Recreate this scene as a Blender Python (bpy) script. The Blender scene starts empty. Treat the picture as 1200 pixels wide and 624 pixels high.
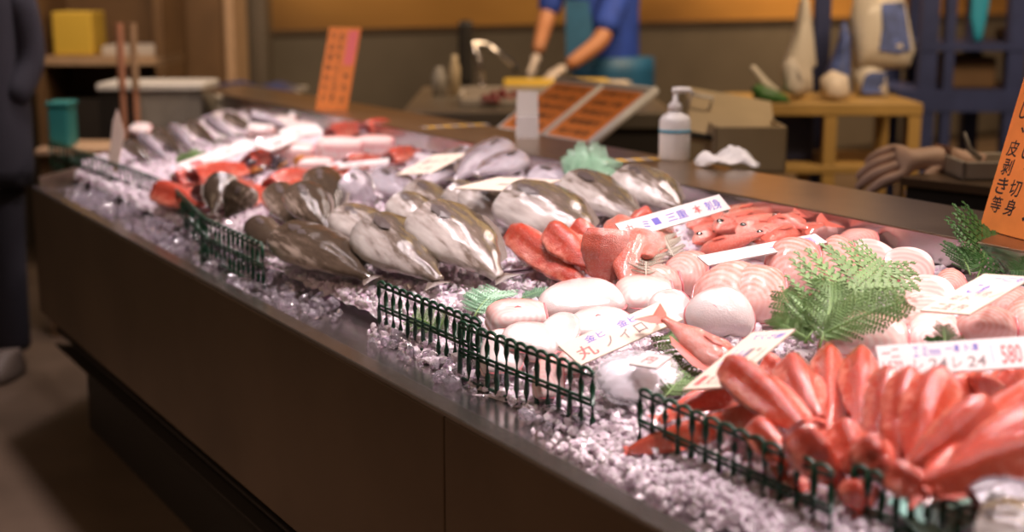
import bpy, math, random
import numpy as np
from mathutils import Vector as V, Matrix as M
random.seed(7); RNG = np.random.default_rng(7)
SC = bpy.context.scene; COL = SC.collection; PI = math.pi

# ------------------------------------------------------------------ camera
FPX, VPX, HOR, CAMZ = 1667.0, -400.0, -20.0, 1.33
_p = math.atan((312 - HOR) / FPX); _a = math.atan((600 - VPX) * math.cos(_p) / FPX)
FWD = V((-math.cos(_a) * math.cos(_p), math.sin(_a) * math.cos(_p), -math.sin(_p)))
RIGHT = FWD.cross(V((0, 0, 1))).normalized(); UP = RIGHT.cross(FWD)
CAM = V((0, 0, CAMZ))
cd = bpy.data.cameras.new('camera'); cam = bpy.data.objects.new('camera', cd); COL.objects.link(cam)
cd.sensor_width = 36; cd.lens = 36 * FPX / 1200; cd.clip_end = 60; cd.clip_start = 0.05
cam.matrix_world = M(((RIGHT.x, UP.x, -FWD.x, 0), (RIGHT.y, UP.y, -FWD.y, 0), (RIGHT.z, UP.z, -FWD.z, CAMZ), (0, 0, 0, 1)))
cd.dof.use_dof = True; cd.dof.focus_distance = 2.3; cd.dof.aperture_fstop = 2.3
SC.camera = cam
SC.view_settings.view_transform = 'Standard'; SC.view_settings.look = 'None'
SC.view_settings.gamma = 1; SC.view_settings.use_curve_mapping = False; SC.view_settings.exposure = 0.0

def ray(px, py): return FWD + RIGHT * ((px - 600) / FPX) - UP * ((py - 312) / FPX)
def P(px, py, depth): return CAM + ray(px, py) * depth
def onz(px, py, z):
    d = ray(px, py); return CAM + d * ((z - CAMZ) / d.z)
ZC = 0.73; ZL = 0.90; YF = 0.90; YB = 1.88; YL = 2.15
def sst(a, b, x):
    t = min(1, max(0, (x - a) / (b - a))); return t * t * (3 - 2 * t)
def surf(x, y):
    return ZC - 0.012 + 0.05 * sst(1.0, 1.13, y) + 0.085 * max(0, min(0.75, y - 1.13)) / 0.75
def at(px, py, lift=0.0):
    d = ray(px, py); z = ZC + 0.05
    for _ in range(25):
        q = CAM + d * ((z - CAMZ) / d.z); z = 0.5 * z + 0.5 * (surf(q.x, q.y) + lift)
    return CAM + d * ((z - CAMZ) / d.z)

# ------------------------------------------------------------------ materials
def new_mat(name):
    m = bpy.data.materials.new(name); m.use_nodes = True
    return m, m.node_tree, m.node_tree.nodes['Principled BSDF']
def pbr(name, col, rough=0.5, metal=0.0, trans=0.0, sss=0.0, coat=0.0, spec=0.5, bump=0.0, bscale=80, var=0.0, vscale=12, ior=1.45, emit=0, alpha=1):
    m, t, b = new_mat(name); N = t.nodes; L = t.links
    b.inputs['Base Color'].default_value = (*col, 1); b.inputs['Roughness'].default_value = rough
    b.inputs['Metallic'].default_value = metal; b.inputs['Transmission Weight'].default_value = trans
    b.inputs['Subsurface Weight'].default_value = sss; b.inputs['Subsurface Radius'].default_value = (0.012, 0.006, 0.005)
    b.inputs['Coat Weight'].default_value = coat; b.inputs['Coat Roughness'].default_value = 0.12
    b.inputs['Specular IOR Level'].default_value = spec; b.inputs['IOR'].default_value = ior
    b.inputs['Alpha'].default_value = alpha
    tc = N.new('ShaderNodeTexCoord')
    if var:
        n = N.new('ShaderNodeTexNoise'); n.inputs['Scale'].default_value = vscale; n.inputs['Detail'].default_value = 4
        L.new(tc.outputs['Object'], n.inputs['Vector'])
        h = N.new('ShaderNodeHueSaturation'); h.inputs['Color'].default_value = (*col, 1)
        r = N.new('ShaderNodeMapRange'); r.inputs['From Min'].default_value = .3; r.inputs['From Max'].default_value = .7
        r.inputs['To Min'].default_value = 1 - var; r.inputs['To Max'].default_value = 1 + var
        L.new(n.outputs['Fac'], r.inputs['Value']); L.new(r.outputs['Result'], h.inputs['Value']); L.new(h.outputs['Color'], b.inputs['Base Color'])
    if bump:
        n = N.new('ShaderNodeTexNoise'); n.inputs['Scale'].default_value = bscale; n.inputs['Detail'].default_value = 3
        L.new(tc.outputs['Object'], n.inputs['Vector'])
        bp = N.new('ShaderNodeBump'); bp.inputs['Strength'].default_value = bump; bp.inputs['Distance'].default_value = 0.004
        L.new(n.outputs['Fac'], bp.inputs['Height']); L.new(bp.outputs['Normal'], b.inputs['Normal'])
    return m
def ramp(t, stops):
    r = t.nodes.new('ShaderNodeValToRGB'); e = r.color_ramp.elements
    while len(e) < len(stops): e.new(0.5)
    for k, (p, c) in enumerate(stops): e[k].position = p; e[k].color = (*c, 1)
    return r
def fish_mat(name, stops, axis='Y', noise=0.12, nscale=9, rough=0.28, coat=0.5, bump=0.25, bscale=90, rings=0.0, ring_scale=30, ring_col=(0.6, 0.15, 0.15), huevar=0.12, sss=0.12, stretch=(1, 1, 1), speck=0.0, speck_col=(0.85, 0.55, 0.5), bdist=0.02):
    """skin whose colour runs across the animal (generated coordinate), broken up by noise"""
    m, t, b = new_mat(name); N = t.nodes; L = t.links
    tc = N.new('ShaderNodeTexCoord'); s = N.new('ShaderNodeSeparateXYZ'); L.new(tc.outputs['Generated'], s.inputs[0])
    oi = N.new('ShaderNodeObjectInfo')
    mp = N.new('ShaderNodeMapping'); mp.inputs['Scale'].default_value = stretch; L.new(tc.outputs['Generated'], mp.inputs['Vector'])
    off = N.new('ShaderNodeVectorMath'); off.operation = 'ADD'; cx = N.new('ShaderNodeVectorMath'); cx.operation = 'SCALE'; cx.inputs['Scale'].default_value = 17.0
    cmb = N.new('ShaderNodeCombineXYZ')
    for i in range(3): L.new(oi.outputs['Random'], cmb.inputs[i])
    L.new(cmb.outputs[0], cx.inputs[0]); L.new(mp.outputs[0], off.inputs[0]); L.new(cx.outputs[0], off.inputs[1])
    n = N.new('ShaderNodeTexNoise'); n.inputs['Scale'].default_value = nscale; n.inputs['Detail'].default_value = 5; L.new(off.outputs[0], n.inputs['Vector'])
    a = N.new('ShaderNodeMath'); a.operation = 'MULTIPLY_ADD'; a.inputs[1].default_value = noise * 4; L.new(n.outputs['Fac'], a.inputs[0])
    sb = N.new('ShaderNodeMath'); sb.operation = 'SUBTRACT'; sb.inputs[1].default_value = noise * 2
    L.new(s.outputs[axis], sb.inputs[0]); L.new(sb.outputs[0], a.inputs[2])
    r = ramp(t, stops); L.new(a.outputs[0], r.inputs[0]); col = r.outputs[0]
    if rings:
        w = N.new('ShaderNodeTexWave'); w.wave_type = 'RINGS'; w.rings_direction = 'Z'; w.inputs['Scale'].default_value = ring_scale; w.inputs['Distortion'].default_value = 1.6; w.inputs['Detail'].default_value = 2; w.inputs['Detail Scale'].default_value = 1.2
        sh = N.new('ShaderNodeVectorMath'); sh.operation = 'SUBTRACT'; sh.inputs[1].default_value = (0.35, 0.2, 0.5); L.new(tc.outputs['Generated'], sh.inputs[0]); L.new(sh.outputs[0], w.inputs['Vector'])
        mx = N.new('ShaderNodeMix'); mx.data_type = 'RGBA'; mx.inputs['B'].default_value = (*ring_col, 1)
        mm = N.new('ShaderNodeMath'); mm.operation = 'MULTIPLY'; mm.inputs[1].default_value = rings; L.new(w.outputs['Fac'], mm.inputs[0])
        L.new(mm.outputs[0], mx.inputs['Factor']); L.new(col, mx.inputs['A']); col = mx.outputs['Result']
    if speck:  # pale specks; on the red skins they paint wet highlights into the colour
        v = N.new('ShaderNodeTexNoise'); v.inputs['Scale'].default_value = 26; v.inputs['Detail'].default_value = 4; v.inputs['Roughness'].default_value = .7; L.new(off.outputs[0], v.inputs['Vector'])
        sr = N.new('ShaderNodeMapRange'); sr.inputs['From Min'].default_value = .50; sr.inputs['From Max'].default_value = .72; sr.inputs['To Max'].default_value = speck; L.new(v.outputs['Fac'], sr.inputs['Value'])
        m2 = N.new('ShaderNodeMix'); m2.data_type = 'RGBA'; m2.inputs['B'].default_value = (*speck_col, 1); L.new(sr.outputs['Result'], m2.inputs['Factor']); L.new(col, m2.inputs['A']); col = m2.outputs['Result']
    h = N.new('ShaderNodeHueSaturation'); mr = N.new('ShaderNodeMapRange'); mr.inputs['To Min'].default_value = 1 - huevar; mr.inputs['To Max'].default_value = 1 + huevar
    L.new(oi.outputs['Random'], mr.inputs['Value']); L.new(mr.outputs['Result'], h.inputs['Value']); L.new(col, h.inputs['Color']); L.new(h.outputs['Color'], b.inputs['Base Color'])
    b.inputs['Roughness'].default_value = rough; b.inputs['Coat Weight'].default_value = coat; b.inputs['Coat Roughness'].default_value = 0.06
    b.inputs['Subsurface Weight'].default_value = sss; b.inputs['Subsurface Radius'].default_value = (0.012, 0.005, 0.004)
    if bump:
        n2 = N.new('ShaderNodeTexNoise'); n2.inputs['Scale'].default_value = bscale; n2.inputs['Detail'].default_value = 2; L.new(tc.outputs['Object'], n2.inputs['Vector'])
        bp = N.new('ShaderNodeBump'); bp.inputs['Strength'].default_value = bump; bp.inputs['Distance'].default_value = bdist; L.new(n2.outputs['Fac'], bp.inputs['Height'])
        L.new(bp.outputs['Normal'], b.inputs['Normal'])
        n3 = N.new('ShaderNodeTexNoise'); n3.inputs['Scale'].default_value = 42; n3.inputs['Detail'].default_value = 3; L.new(tc.outputs['Object'], n3.inputs['Vector'])
        b3 = N.new('ShaderNodeBump'); b3.inputs['Strength'].default_value = .13; b3.inputs['Distance'].default_value = bdist * .6; L.new(n3.outputs['Fac'], b3.inputs['Height']); L.new(b3.outputs['Normal'], b.inputs['Coat Normal'])
    return m

MAT = {}
MAT['steel_dark'] = pbr('brushed_brown_steel', (0.25, 0.18, 0.125), 0.36, 0.9, var=0.15, vscale=3)
MAT['steel'] = pbr('wet_steel', (0.52, 0.48, 0.47), 0.22, 1.0, bump=0.12, bscale=25)
MAT['steel_ledge'] = pbr('ledge_steel', (0.42, 0.32, 0.23), 0.3, 1.0, bump=0.05, bscale=30, var=0.12, vscale=6)
MAT['kick'] = pbr('kick_black', (0.02, 0.015, 0.012), 0.6)
MAT['fence'] = pbr('green_plastic', (0.004, 0.045, 0.022), 0.3, coat=0.3)
MAT['card'] = pbr('white_card', (0.64, 0.58, 0.56), 0.45, var=0.03)
MAT['cream'] = pbr('cream_card', (0.66, 0.55, 0.45), 0.5, var=0.04)
MAT['orange'] = pbr('orange_paper', (0.72, 0.22, 0.045), 0.6, var=0.08, vscale=25)
MAT['ink_black'] = pbr('ink_black', (0.02, 0.015, 0.015), 0.6)
MAT['ink_blue'] = pbr('ink_blue', (0.12, 0.10, 0.45), 0.6)
MAT['ink_red'] = pbr('ink_red', (0.80, 0.10, 0.10), 0.6)
MAT['ink_grey'] = pbr('ink_grey', (0.22, 0.16, 0.16), 0.6)
MAT['pink_paper'] = pbr('pink_paper', (0.75, 0.16, 0.16), 0.6)
MAT['fern'] = pbr('fern_green', (0.15, 0.25, 0.085), 0.5, sss=0.1, var=0.25, vscale=30)
MAT['fern_dark'] = pbr('fern_dark', (0.05, 0.14, 0.03), 0.5, var=0.25, vscale=30)
MAT['fern_pale'] = pbr('fern_pale', (0.44, 0.40, 0.32), 0.5, var=0.1)
MAT['leaf_mint'] = pbr('plastic_leaf_mint', (0.32, 0.54, 0.37), 0.35, coat=0.3, var=0.1)
MAT['sheet_teal'] = pbr('sheet_teal', (0.33, 0.62, 0.53), 0.4)
MAT['stem'] = pbr('fern_stem', (0.14, 0.24, 0.06), 0.5)
MAT['plastic_white'] = pbr('white_plastic', (0.75, 0.72, 0.70), 0.35)
MAT['plastic_clear'] = pbr('clear_plastic', (0.85, 0.82, 0.85), 0.10, coat=0.8, alpha=.28)
MAT['pulp'] = pbr('milt_white', (0.72, 0.67, 0.72), 0.3, coat=0.5, var=0.1, vscale=40)
MAT['beige'] = pbr('beige_plastic', (0.50, 0.39, 0.25), 0.55, var=0.05)
MAT['black'] = pbr('black_rubber', (0.015, 0.012, 0.01), 0.5)
MAT['yellow'] = pbr('yellow_plastic', (0.62, 0.40, 0.05), 0.5)
MAT['teal'] = pbr('teal_plastic', (0.03, 0.22, 0.21), 0.5)
MAT['blue_cloth'] = pbr('blue_cloth', (0.012, 0.04, 0.26), 0.8, bump=0.3, bscale=12, var=0.2)
MAT['apron'] = pbr('teal_apron', (0.010, 0.075, 0.16), 0.55, var=0.15)
MAT['skin'] = pbr('skin', (0.38, 0.16, 0.075), 0.5, sss=0.1)
MAT['glove'] = pbr('glove_white', (0.50, 0.42, 0.38), 0.6)
MAT['glove_pink'] = pbr('glove_pink', (0.62, 0.42, 0.33), 0.55, var=0.06, vscale=20)
MAT['hair'] = pbr('hair_black', (0.012, 0.01, 0.01), 0.5)
MAT['navy'] = pbr('navy_cloth', (0.020, 0.018, 0.026), 0.85, bump=0.2, bscale=15)
MAT['shoe'] = pbr('shoe', (0.12, 0.09, 0.07), 0.6)
MAT['wood_gold'] = pbr('golden_wood', (0.45, 0.27, 0.08), 0.5, var=0.15, vscale=5)
MAT['wood_brown'] = pbr('brown_wood', (0.13, 0.07, 0.03), 0.55, var=0.2, vscale=4)
MAT['wood_tan'] = pbr('tan_wood', (0.42, 0.27, 0.16), 0.55, var=0.1)
MAT['blue_steel'] = pbr('blue_painted_steel', (0.035, 0.045, 0.12), 0.45, var=0.15)
MAT['bag'] = pbr('plastic_bag', (0.66, 0.58, 0.48), 0.4, trans=0.15)
MAT['bag_blue'] = pbr('bag_print', (0.06, 0.09, 0.26), 0.5, var=0.6, vscale=25)
MAT['cloth_blue'] = pbr('turquoise_cloth', (0.02, 0.28, 0.42), 0.7)
MAT['styro'] = pbr('foam_box', (0.50, 0.44, 0.38), 0.6, var=0.06)
MAT['grey_box'] = pbr('grey_box', (0.30, 0.27, 0.24), 0.5, var=0.1)
MAT['stake'] = pbr('stake', (0.55, 0.25, 0.15), 0.6)
MAT['red_dark'] = pbr('dark_red_flesh', (0.20, 0.02, 0.02), 0.3, coat=0.4)
MAT['flesh'] = fish_mat('pale_flesh', [(0, (0.76, 0.42, 0.38)), (0.5, (0.76, 0.46, 0.41)), (1, (0.74, 0.36, 0.33))], 'X', 0.1, 5, 0.3, 0.5, 0.06, 60, rings=0.7, ring_scale=2.6, ring_col=(0.78, 0.62, 0.58), huevar=0.04, sss=0.2)
MAT['cut_red'] = fish_mat('cut_red_flesh', [(0, (0.10, 0.015, 0.015)), (0.5, (0.28, 0.06, 0.05)), (1, (0.50, 0.22, 0.18))], 'Z', 0.2, 6, 0.3, 0.5, 0.2, 60)
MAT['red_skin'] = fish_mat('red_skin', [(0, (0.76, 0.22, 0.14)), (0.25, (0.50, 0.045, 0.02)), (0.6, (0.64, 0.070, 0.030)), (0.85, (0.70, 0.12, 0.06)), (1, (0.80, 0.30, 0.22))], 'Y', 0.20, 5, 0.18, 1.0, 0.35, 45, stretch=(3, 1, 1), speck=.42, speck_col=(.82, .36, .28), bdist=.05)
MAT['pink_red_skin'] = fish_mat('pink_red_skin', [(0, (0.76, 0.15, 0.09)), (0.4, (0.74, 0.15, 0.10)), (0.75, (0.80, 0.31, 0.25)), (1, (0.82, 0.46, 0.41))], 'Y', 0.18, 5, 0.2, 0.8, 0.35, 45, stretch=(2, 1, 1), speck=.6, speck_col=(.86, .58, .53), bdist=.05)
MAT['grey_skin'] = fish_mat('silver_skin', [(0, (0.60, 0.55, 0.51)), (0.28, (0.42, 0.365, 0.335)), (0.46, (0.16, 0.12, 0.095)), (0.64, (0.11, 0.085, 0.065)), (0.80, (0.22, 0.16, 0.075)), (0.92, (0.08, 0.06, 0.035)), (1, (0.04, 0.03, 0.02))], 'Y', 0.24, 6, 0.16, 0.6, 0.12, 90, sss=0.03, stretch=(0.7, 2, 1), bdist=.04)
MAT['brown_skin'] = fish_mat('brown_skin', [(0, (0.34, 0.27, 0.22)), (0.22, (0.10, 0.07, 0.05)), (0.5, (0.055, 0.038, 0.026)), (0.8, (0.05, 0.034, 0.024)), (1, (0.04, 0.028, 0.02))], 'Y', 0.26, 6, 0.14, 0.6, 0.10, 50, sss=0.0, stretch=(0.8, 2, 1), bdist=.05)
MAT['lilac_skin'] = fish_mat('lilac_skin', [(0, (0.56, 0.51, 0.55)), (0.4, (0.40, 0.35, 0.39)), (0.7, (0.22, 0.18, 0.20)), (1, (0.10, 0.075, 0.08))], 'Y', 0.22, 6, 0.16, 0.6, 0.12, 90, stretch=(0.8, 2, 1), bdist=.04)
MAT['bream_skin'] = fish_mat('bream_skin', [(0, (0.74, 0.43, 0.38)), (0.35, (0.72, 0.30, 0.245)), (0.75, (0.70, 0.19, 0.13)), (1, (0.68, 0.13, 0.07))], 'Y', 0.14, 4, 0.3, 0.5, 0.3, 120, rings=0.5, ring_scale=3.2, ring_col=(0.78, 0.50, 0.47), huevar=0.06, sss=0.1, speck=.35, speck_col=(.82, .62, .58))
MAT['bream_pale'] = fish_mat('bream_pale', [(0, (0.78, 0.66, 0.63)), (0.45, (0.78, 0.56, 0.52)), (0.8, (0.76, 0.38, 0.32)), (1, (0.72, 0.22, 0.16))], 'Y', 0.12, 4, 0.3, 0.5, 0.2, 120, rings=0.5, ring_scale=3.0, ring_col=(0.74, 0.34, 0.32), huevar=0.05, sss=0.1)
MAT['bream_white'] = fish_mat('bream_white', [(0, (0.64, 0.52, 0.50)), (0.5, (0.66, 0.59, 0.57)), (0.85, (0.65, 0.50, 0.47)), (1, (0.62, 0.30, 0.27))], 'Y', 0.16, 3, 0.24, 0.5, 0.08, 14, huevar=0.03, sss=0.15, speck=.25, speck_col=(.76, .48, .46))
MAT['rim'] = pbr('skin_edge_pink', (0.62, 0.16, 0.17), 0.35, coat=0.4, var=0.2, vscale=40)
MAT['fin_red'] = pbr('red_fin', (0.62, 0.12, 0.08), 0.4, coat=0.3, var=0.2, vscale=60)
MAT['fin_grey'] = pbr('grey_fin', (0.16, 0.12, 0.10), 0.4, coat=0.3, var=0.2, vscale=60)
MAT['fin_purple'] = pbr('purple_fin', (0.12, 0.07, 0.09), 0.35, coat=0.4, var=0.3, vscale=60)
MAT['fin_dark'] = pbr('dark_fin', (0.075, 0.055, 0.05), 0.4, coat=0.2, var=0.3, vscale=60)
MAT['eye'] = pbr('fish_eye', (0.01, 0.01, 0.012), 0.08, coat=1)
MAT['shell'] = pbr('dark_shell', (0.05, 0.035, 0.045), 0.2, coat=0.7, var=0.4, vscale=20)
MAT['amber'] = pbr('amber_shell', (0.50, 0.20, 0.03), 0.25, coat=0.6, var=0.4, vscale=30)

def ice_mat():
    m, t, b = new_mat('crushed_ice'); N = t.nodes; L = t.links
    b.inputs['Base Color'].default_value = (0.88, 0.78, 0.83, 1); b.inputs['Roughness'].default_value = 0.16
    b.inputs['Subsurface Weight'].default_value = 0.5; b.inputs['Subsurface Radius'].default_value = (0.01, 0.008, 0.01)
    b.inputs['Transmission Weight'].default_value = 0.28; b.inputs['IOR'].default_value = 1.31
    b.inputs['Coat Weight'].default_value = 0.5; b.inputs['Coat Roughness'].default_value = 0.05
    tc = N.new('ShaderNodeTexCoord'); n = N.new('ShaderNodeTexNoise'); n.inputs['Scale'].default_value = 130; n.inputs['Detail'].default_value = 3
    L.new(tc.outputs['Object'], n.inputs['Vector']); bp = N.new('ShaderNodeBump'); bp.inputs['Strength'].default_value = 0.35; bp.inputs['Distance'].default_value = 0.004
    L.new(n.outputs['Fac'], bp.inputs['Height']); L.new(bp.outputs['Normal'], b.inputs['Normal'])
    return m
MAT['ice'] = ice_mat()
MAT['ice_clear'] = pbr('melting_ice', (0.86, 0.80, 0.88), 0.07, trans=0.88, coat=0.4, ior=1.31, bump=.3, bscale=90)
def plank_mat():
    m, t, b = new_mat('wall_boards'); N = t.nodes; L = t.links
    tc = N.new('ShaderNodeTexCoord'); mp = N.new('ShaderNodeMapping'); mp.inputs['Scale'].default_value = (1.6, 0.05, 0.6); L.new(tc.outputs['Object'], mp.inputs[0])
    w = N.new('ShaderNodeTexNoise'); w.inputs['Scale'].default_value = 2.2; w.inputs['Detail'].default_value = 3; L.new(mp.outputs[0], w.inputs['Vector'])
    r = ramp(t, [(0.3, (0.16, 0.075, 0.018)), (0.5, (0.30, 0.15, 0.035)), (0.7, (0.42, 0.22, 0.055))]); L.new(w.outputs['Fac'], r.inputs[0]); L.new(r.outputs[0], b.inputs['Base Color'])
    b.inputs['Roughness'].default_value = 0.5
    return m
MAT['boards'] = plank_mat()
MAT['wall_steel'] = pbr('wall_steel', (0.20, 0.17, 0.135), 0.42, 0.6, var=0.12, vscale=2)
MAT['wall_plain'] = pbr('wall_plain', (0.10, 0.075, 0.05), 0.8)
def floor_mat():
    m, t, b = new_mat('shop_floor'); N = t.nodes; L = t.links
    tc = N.new('ShaderNodeTexCoord'); n = N.new('ShaderNodeTexNoise'); n.inputs['Scale'].default_value = 3; n.inputs['Detail'].default_value = 6; L.new(tc.outputs['Object'], n.inputs['Vector'])
    r = ramp(t, [(0.3, (0.075, 0.05, 0.032)), (0.7, (0.115, 0.078, 0.052))]); L.new(n.outputs['Fac'], r.inputs[0]); L.new(r.outputs[0], b.inputs['Base Color'])
    b.inputs['Roughness'].default_value = 0.4
    return m
MAT['floor'] = floor_mat()
def stripe_mat():
    m, t, b = new_mat('striped_tape'); N = t.nodes; L = t.links
    tc = N.new('ShaderNodeTexCoord'); w = N.new('ShaderNodeTexWave'); w.inputs['Scale'].default_value = 1.0; w.bands_direction = 'X'
    mp = N.new('ShaderNodeMapping'); mp.inputs['Scale'].default_value = (1.3, 0, 0); L.new(tc.outputs['Generated'], mp.inputs[0]); L.new(mp.outputs[0], w.inputs['Vector'])
    r = ramp(t, [(0.45, (0.36, 0.31, 0.30)), (0.55, (0.72, 0.42, 0.05))]); L.new(w.outputs['Fac'], r.inputs[0]); L.new(r.outputs[0], b.inputs['Base Color'])
    return m
MAT['stripe'] = stripe_mat()

# ------------------------------------------------------------------ mesh helpers
def mk(name, verts, faces, smooth=True):
    me = bpy.data.meshes.new(name); me.from_pydata([tuple(v) for v in verts], [], faces); me.update()
    if smooth: me.polygons.foreach_set('use_smooth', [True] * len(me.polygons))
    return me
def link(name, me, mat=None, parent=None):
    o = bpy.data.objects.new(name, me); COL.objects.link(o)
    if mat is not None and me is not None and not me.materials: me.materials.append(MAT[mat] if isinstance(mat, str) else mat)
    if parent is not None: o.parent = parent
    return o
def tag(o, label, cat, group=None):
    o['label'] = label; o['category'] = cat
    if group: o['group'] = group
    return o
def thing(name, label, cat, loc=(0, 0, 0), rz=0, group=None):
    o = bpy.data.objects.new(name, None); COL.objects.link(o); o.location = loc; o.rotation_euler = (0, 0, rz); o.empty_display_size = 0.05
    return tag(o, label, cat, group)
class MB:
    def __init__(s): s.v = []; s.f = []
    def add(s, v, f):
        b = len(s.v); s.v += [V(p) for p in v]; s.f += [tuple(b + i for i in q) for q in f]; return s
    def box(s, lo, hi, mat=None):
        x0, y0, z0 = lo; x1, y1, z1 = hi
        v = [V(p) for p in ((x0, y0, z0), (x1, y0, z0), (x1, y1, z0), (x0, y1, z0), (x0, y0, z1), (x1, y0, z1), (x1, y1, z1), (x0, y1, z1))]
        if mat is not None: v = [mat @ p for p in v]
        return s.add(v, [(3, 2, 1, 0), (4, 5, 6, 7), (0, 1, 5, 4), (1, 2, 6, 5), (2, 3, 7, 6), (3, 0, 4, 7)])
    def loft(s, rings, caps=(True, True), closed=True):
        n = len(rings[0]); v = [p for r in rings for p in r]; f = []
        for i in range(len(rings) - 1):
            for j in range(n if closed else n - 1):
                k = (j + 1) % n; f.append((i * n + j, i * n + k, (i + 1) * n + k, (i + 1) * n + j))
        if caps[0]: f.append(tuple(range(n - 1, -1, -1)))
        if caps[1]: f.append(tuple((len(rings) - 1) * n + j for j in range(n)))
        return s.add(v, f)
    def tube(s, pts, r, n=8):
        pts = [V(p) for p in pts]; rs = r if isinstance(r, (list, tuple)) else [r] * len(pts); rings = []
        for i, p in enumerate(pts):
            d = (pts[min(i + 1, len(pts) - 1)] - pts[max(i - 1, 0)]).normalized()
            a = d.cross(V((0, 0, 1)))
            if a.length < 1e-3: a = d.cross(V((1, 0, 0)))
            a.normalize(); b = a.cross(d)
            rings.append([p + a * math.cos(2 * PI * j / n) * rs[i] + b * math.sin(2 * PI * j / n) * rs[i] for j in range(n)])
        return s.loft(rings)
    def lathe(s, prof, c=(0, 0, 0), n=20):
        c = V(c); return s.loft([[c + V((r * math.cos(2 * PI * j / n), r * math.sin(2 * PI * j / n), z)) for j in range(n)] for r, z in prof])
    def prism(s, poly, h, mat=None):
        n = len(poly); v = [V((x, y, 0)) for x, y in poly] + [V((x, y, h)) for x, y in poly]
        if mat is not None: v = [mat @ p for p in v]
        return s.add(v, [tuple(range(n - 1, -1, -1)), tuple(range(n, 2 * n))] + [(j, (j + 1) % n, n + (j + 1) % n, n + j) for j in range(n)])
    def mesh(s, name, smooth=False): return mk(name, s.v, s.f, smooth)
    def obj(s, name, mat, parent=None, smooth=False, bevel=0):
        o = link(name, s.mesh(name, smooth), mat, parent)
        if bevel:
            md = o.modifiers.new('b', 'BEVEL'); md.width = bevel; md.segments = 2; md.limit_method = 'ANGLE'
        return o
def frame(o, org, ax, az, sc=(1, 1, 1)):
    x = V(ax).normalized(); z = (V(az) - x * V(az).dot(x)).normalized(); y = z.cross(x)
    m = M(((x.x * sc[0], y.x * sc[1], z.x * sc[2], org[0]), (x.y * sc[0], y.y * sc[1], z.y * sc[2], org[1]), (x.z * sc[0], y.z * sc[1], z.z * sc[2], org[2]), (0, 0, 0, 1)))
    o.matrix_world = m; return m
def struct(o): o['kind'] = 'structure'; return o

# ------------------------------------------------------------------ lettering
_tc = {}
def text_geo(s, bold=0.0):
    if (s, bold) in _tc: return _tc[(s, bold)]
    c = bpy.data.curves.new('lettering', 'FONT'); c.body = s; c.size = 1; c.offset = bold; c.resolution_u = 3; c.shear = 0.12; c.extrude = 0.01
    o = bpy.data.objects.new('lettering', c); COL.objects.link(o)
    dg = bpy.context.evaluated_depsgraph_get(); dg.update(); me = bpy.data.meshes.new_from_object(o.evaluated_get(dg))
    vs = [v.co.copy() for v in me.vertices]; fs = [tuple(p.vertices) for p in me.polygons]
    bpy.data.objects.remove(o); bpy.data.curves.remove(c); bpy.data.meshes.remove(me)
    if vs:
        x0 = min(v.x for v in vs); x1 = max(v.x for v in vs); y0 = min(v.y for v in vs); y1 = max(v.y for v in vs)
    else: x0 = y0 = 0; x1 = y1 = 1
    _tc[(s, bold)] = (vs, fs, x0, x1, y0, y1); return _tc[(s, bold)]
def letter(mb, s, x, y, w, h, z, bold=0.010, rot=0):
    """the string s fitted to the box w x h whose lower corner is x, y on the plane z"""
    vs, fs, x0, x1, y0, y1 = text_geo(s, bold)
    mb.add([V((x + (v.x - x0) / (x1 - x0) * w, y + (v.y - y0) / (y1 - y0) * h, z + v.z * 0.02)) for v in vs], fs)

# ------------------------------------------------------------------ room
FX0, FX1, FY0, FY1 = -14.0, 1.5, -2.0, 12.0
struct(MB().box((FX0, FY0, -0.1), (FX1, FY1, 0)).obj('floor', 'floor'))
WA = P(310, 40, 8.0); WB = P(980, 10, 11.0); wd = V((WB.x - WA.x, WB.y - WA.y, 0)).normalized(); wn = V((-wd.y, wd.x, 0))
if wn.dot(FWD) < 0: wn = -wn
def wallpt(px, back=0.0):
    d = ray(px, 0); d = V((d.x, d.y, 0)); t = (V((WA.x, WA.y, 0)) + wn * back).dot(wn) / d.dot(wn); return d * t
w0 = wallpt(-150); w1 = wallpt(1330); SEAM = 1.07
def wall_seg(name, a, b, z0, z1, th, mat, proud=0.0):
    mb = MB(); n = wn; q = [V((a.x, a.y, 0)) - n * proud, V((b.x, b.y, 0)) - n * proud, V((b.x, b.y, 0)) + n * th, V((a.x, a.y, 0)) + n * th]
    mb.add([p + V((0, 0, z0)) for p in q] + [p + V((0, 0, z1)) for p in q], [(3, 2, 1, 0), (4, 5, 6, 7), (0, 1, 5, 4), (1, 2, 6, 5), (2, 3, 7, 6), (3, 0, 4, 7)])
    return mb.obj(name, mat)
struct(wall_seg('wall_back', w0, w1, 0, 3.0, 0.15, 'wall_plain', 0.0))
struct(wall_seg('trim_1', wallpt(305), w1, SEAM, 2.6, 0.0, 'boards', 0.04))
struct(wall_seg('trim_2', wallpt(305), w1, 0.05, SEAM - 0.004, 0.0, 'wall_steel', 0.035))
struct(wall_seg('trim_3', wallpt(305), w1, SEAM - 0.03, SEAM, 0.0, 'steel_dark', 0.06))

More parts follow.
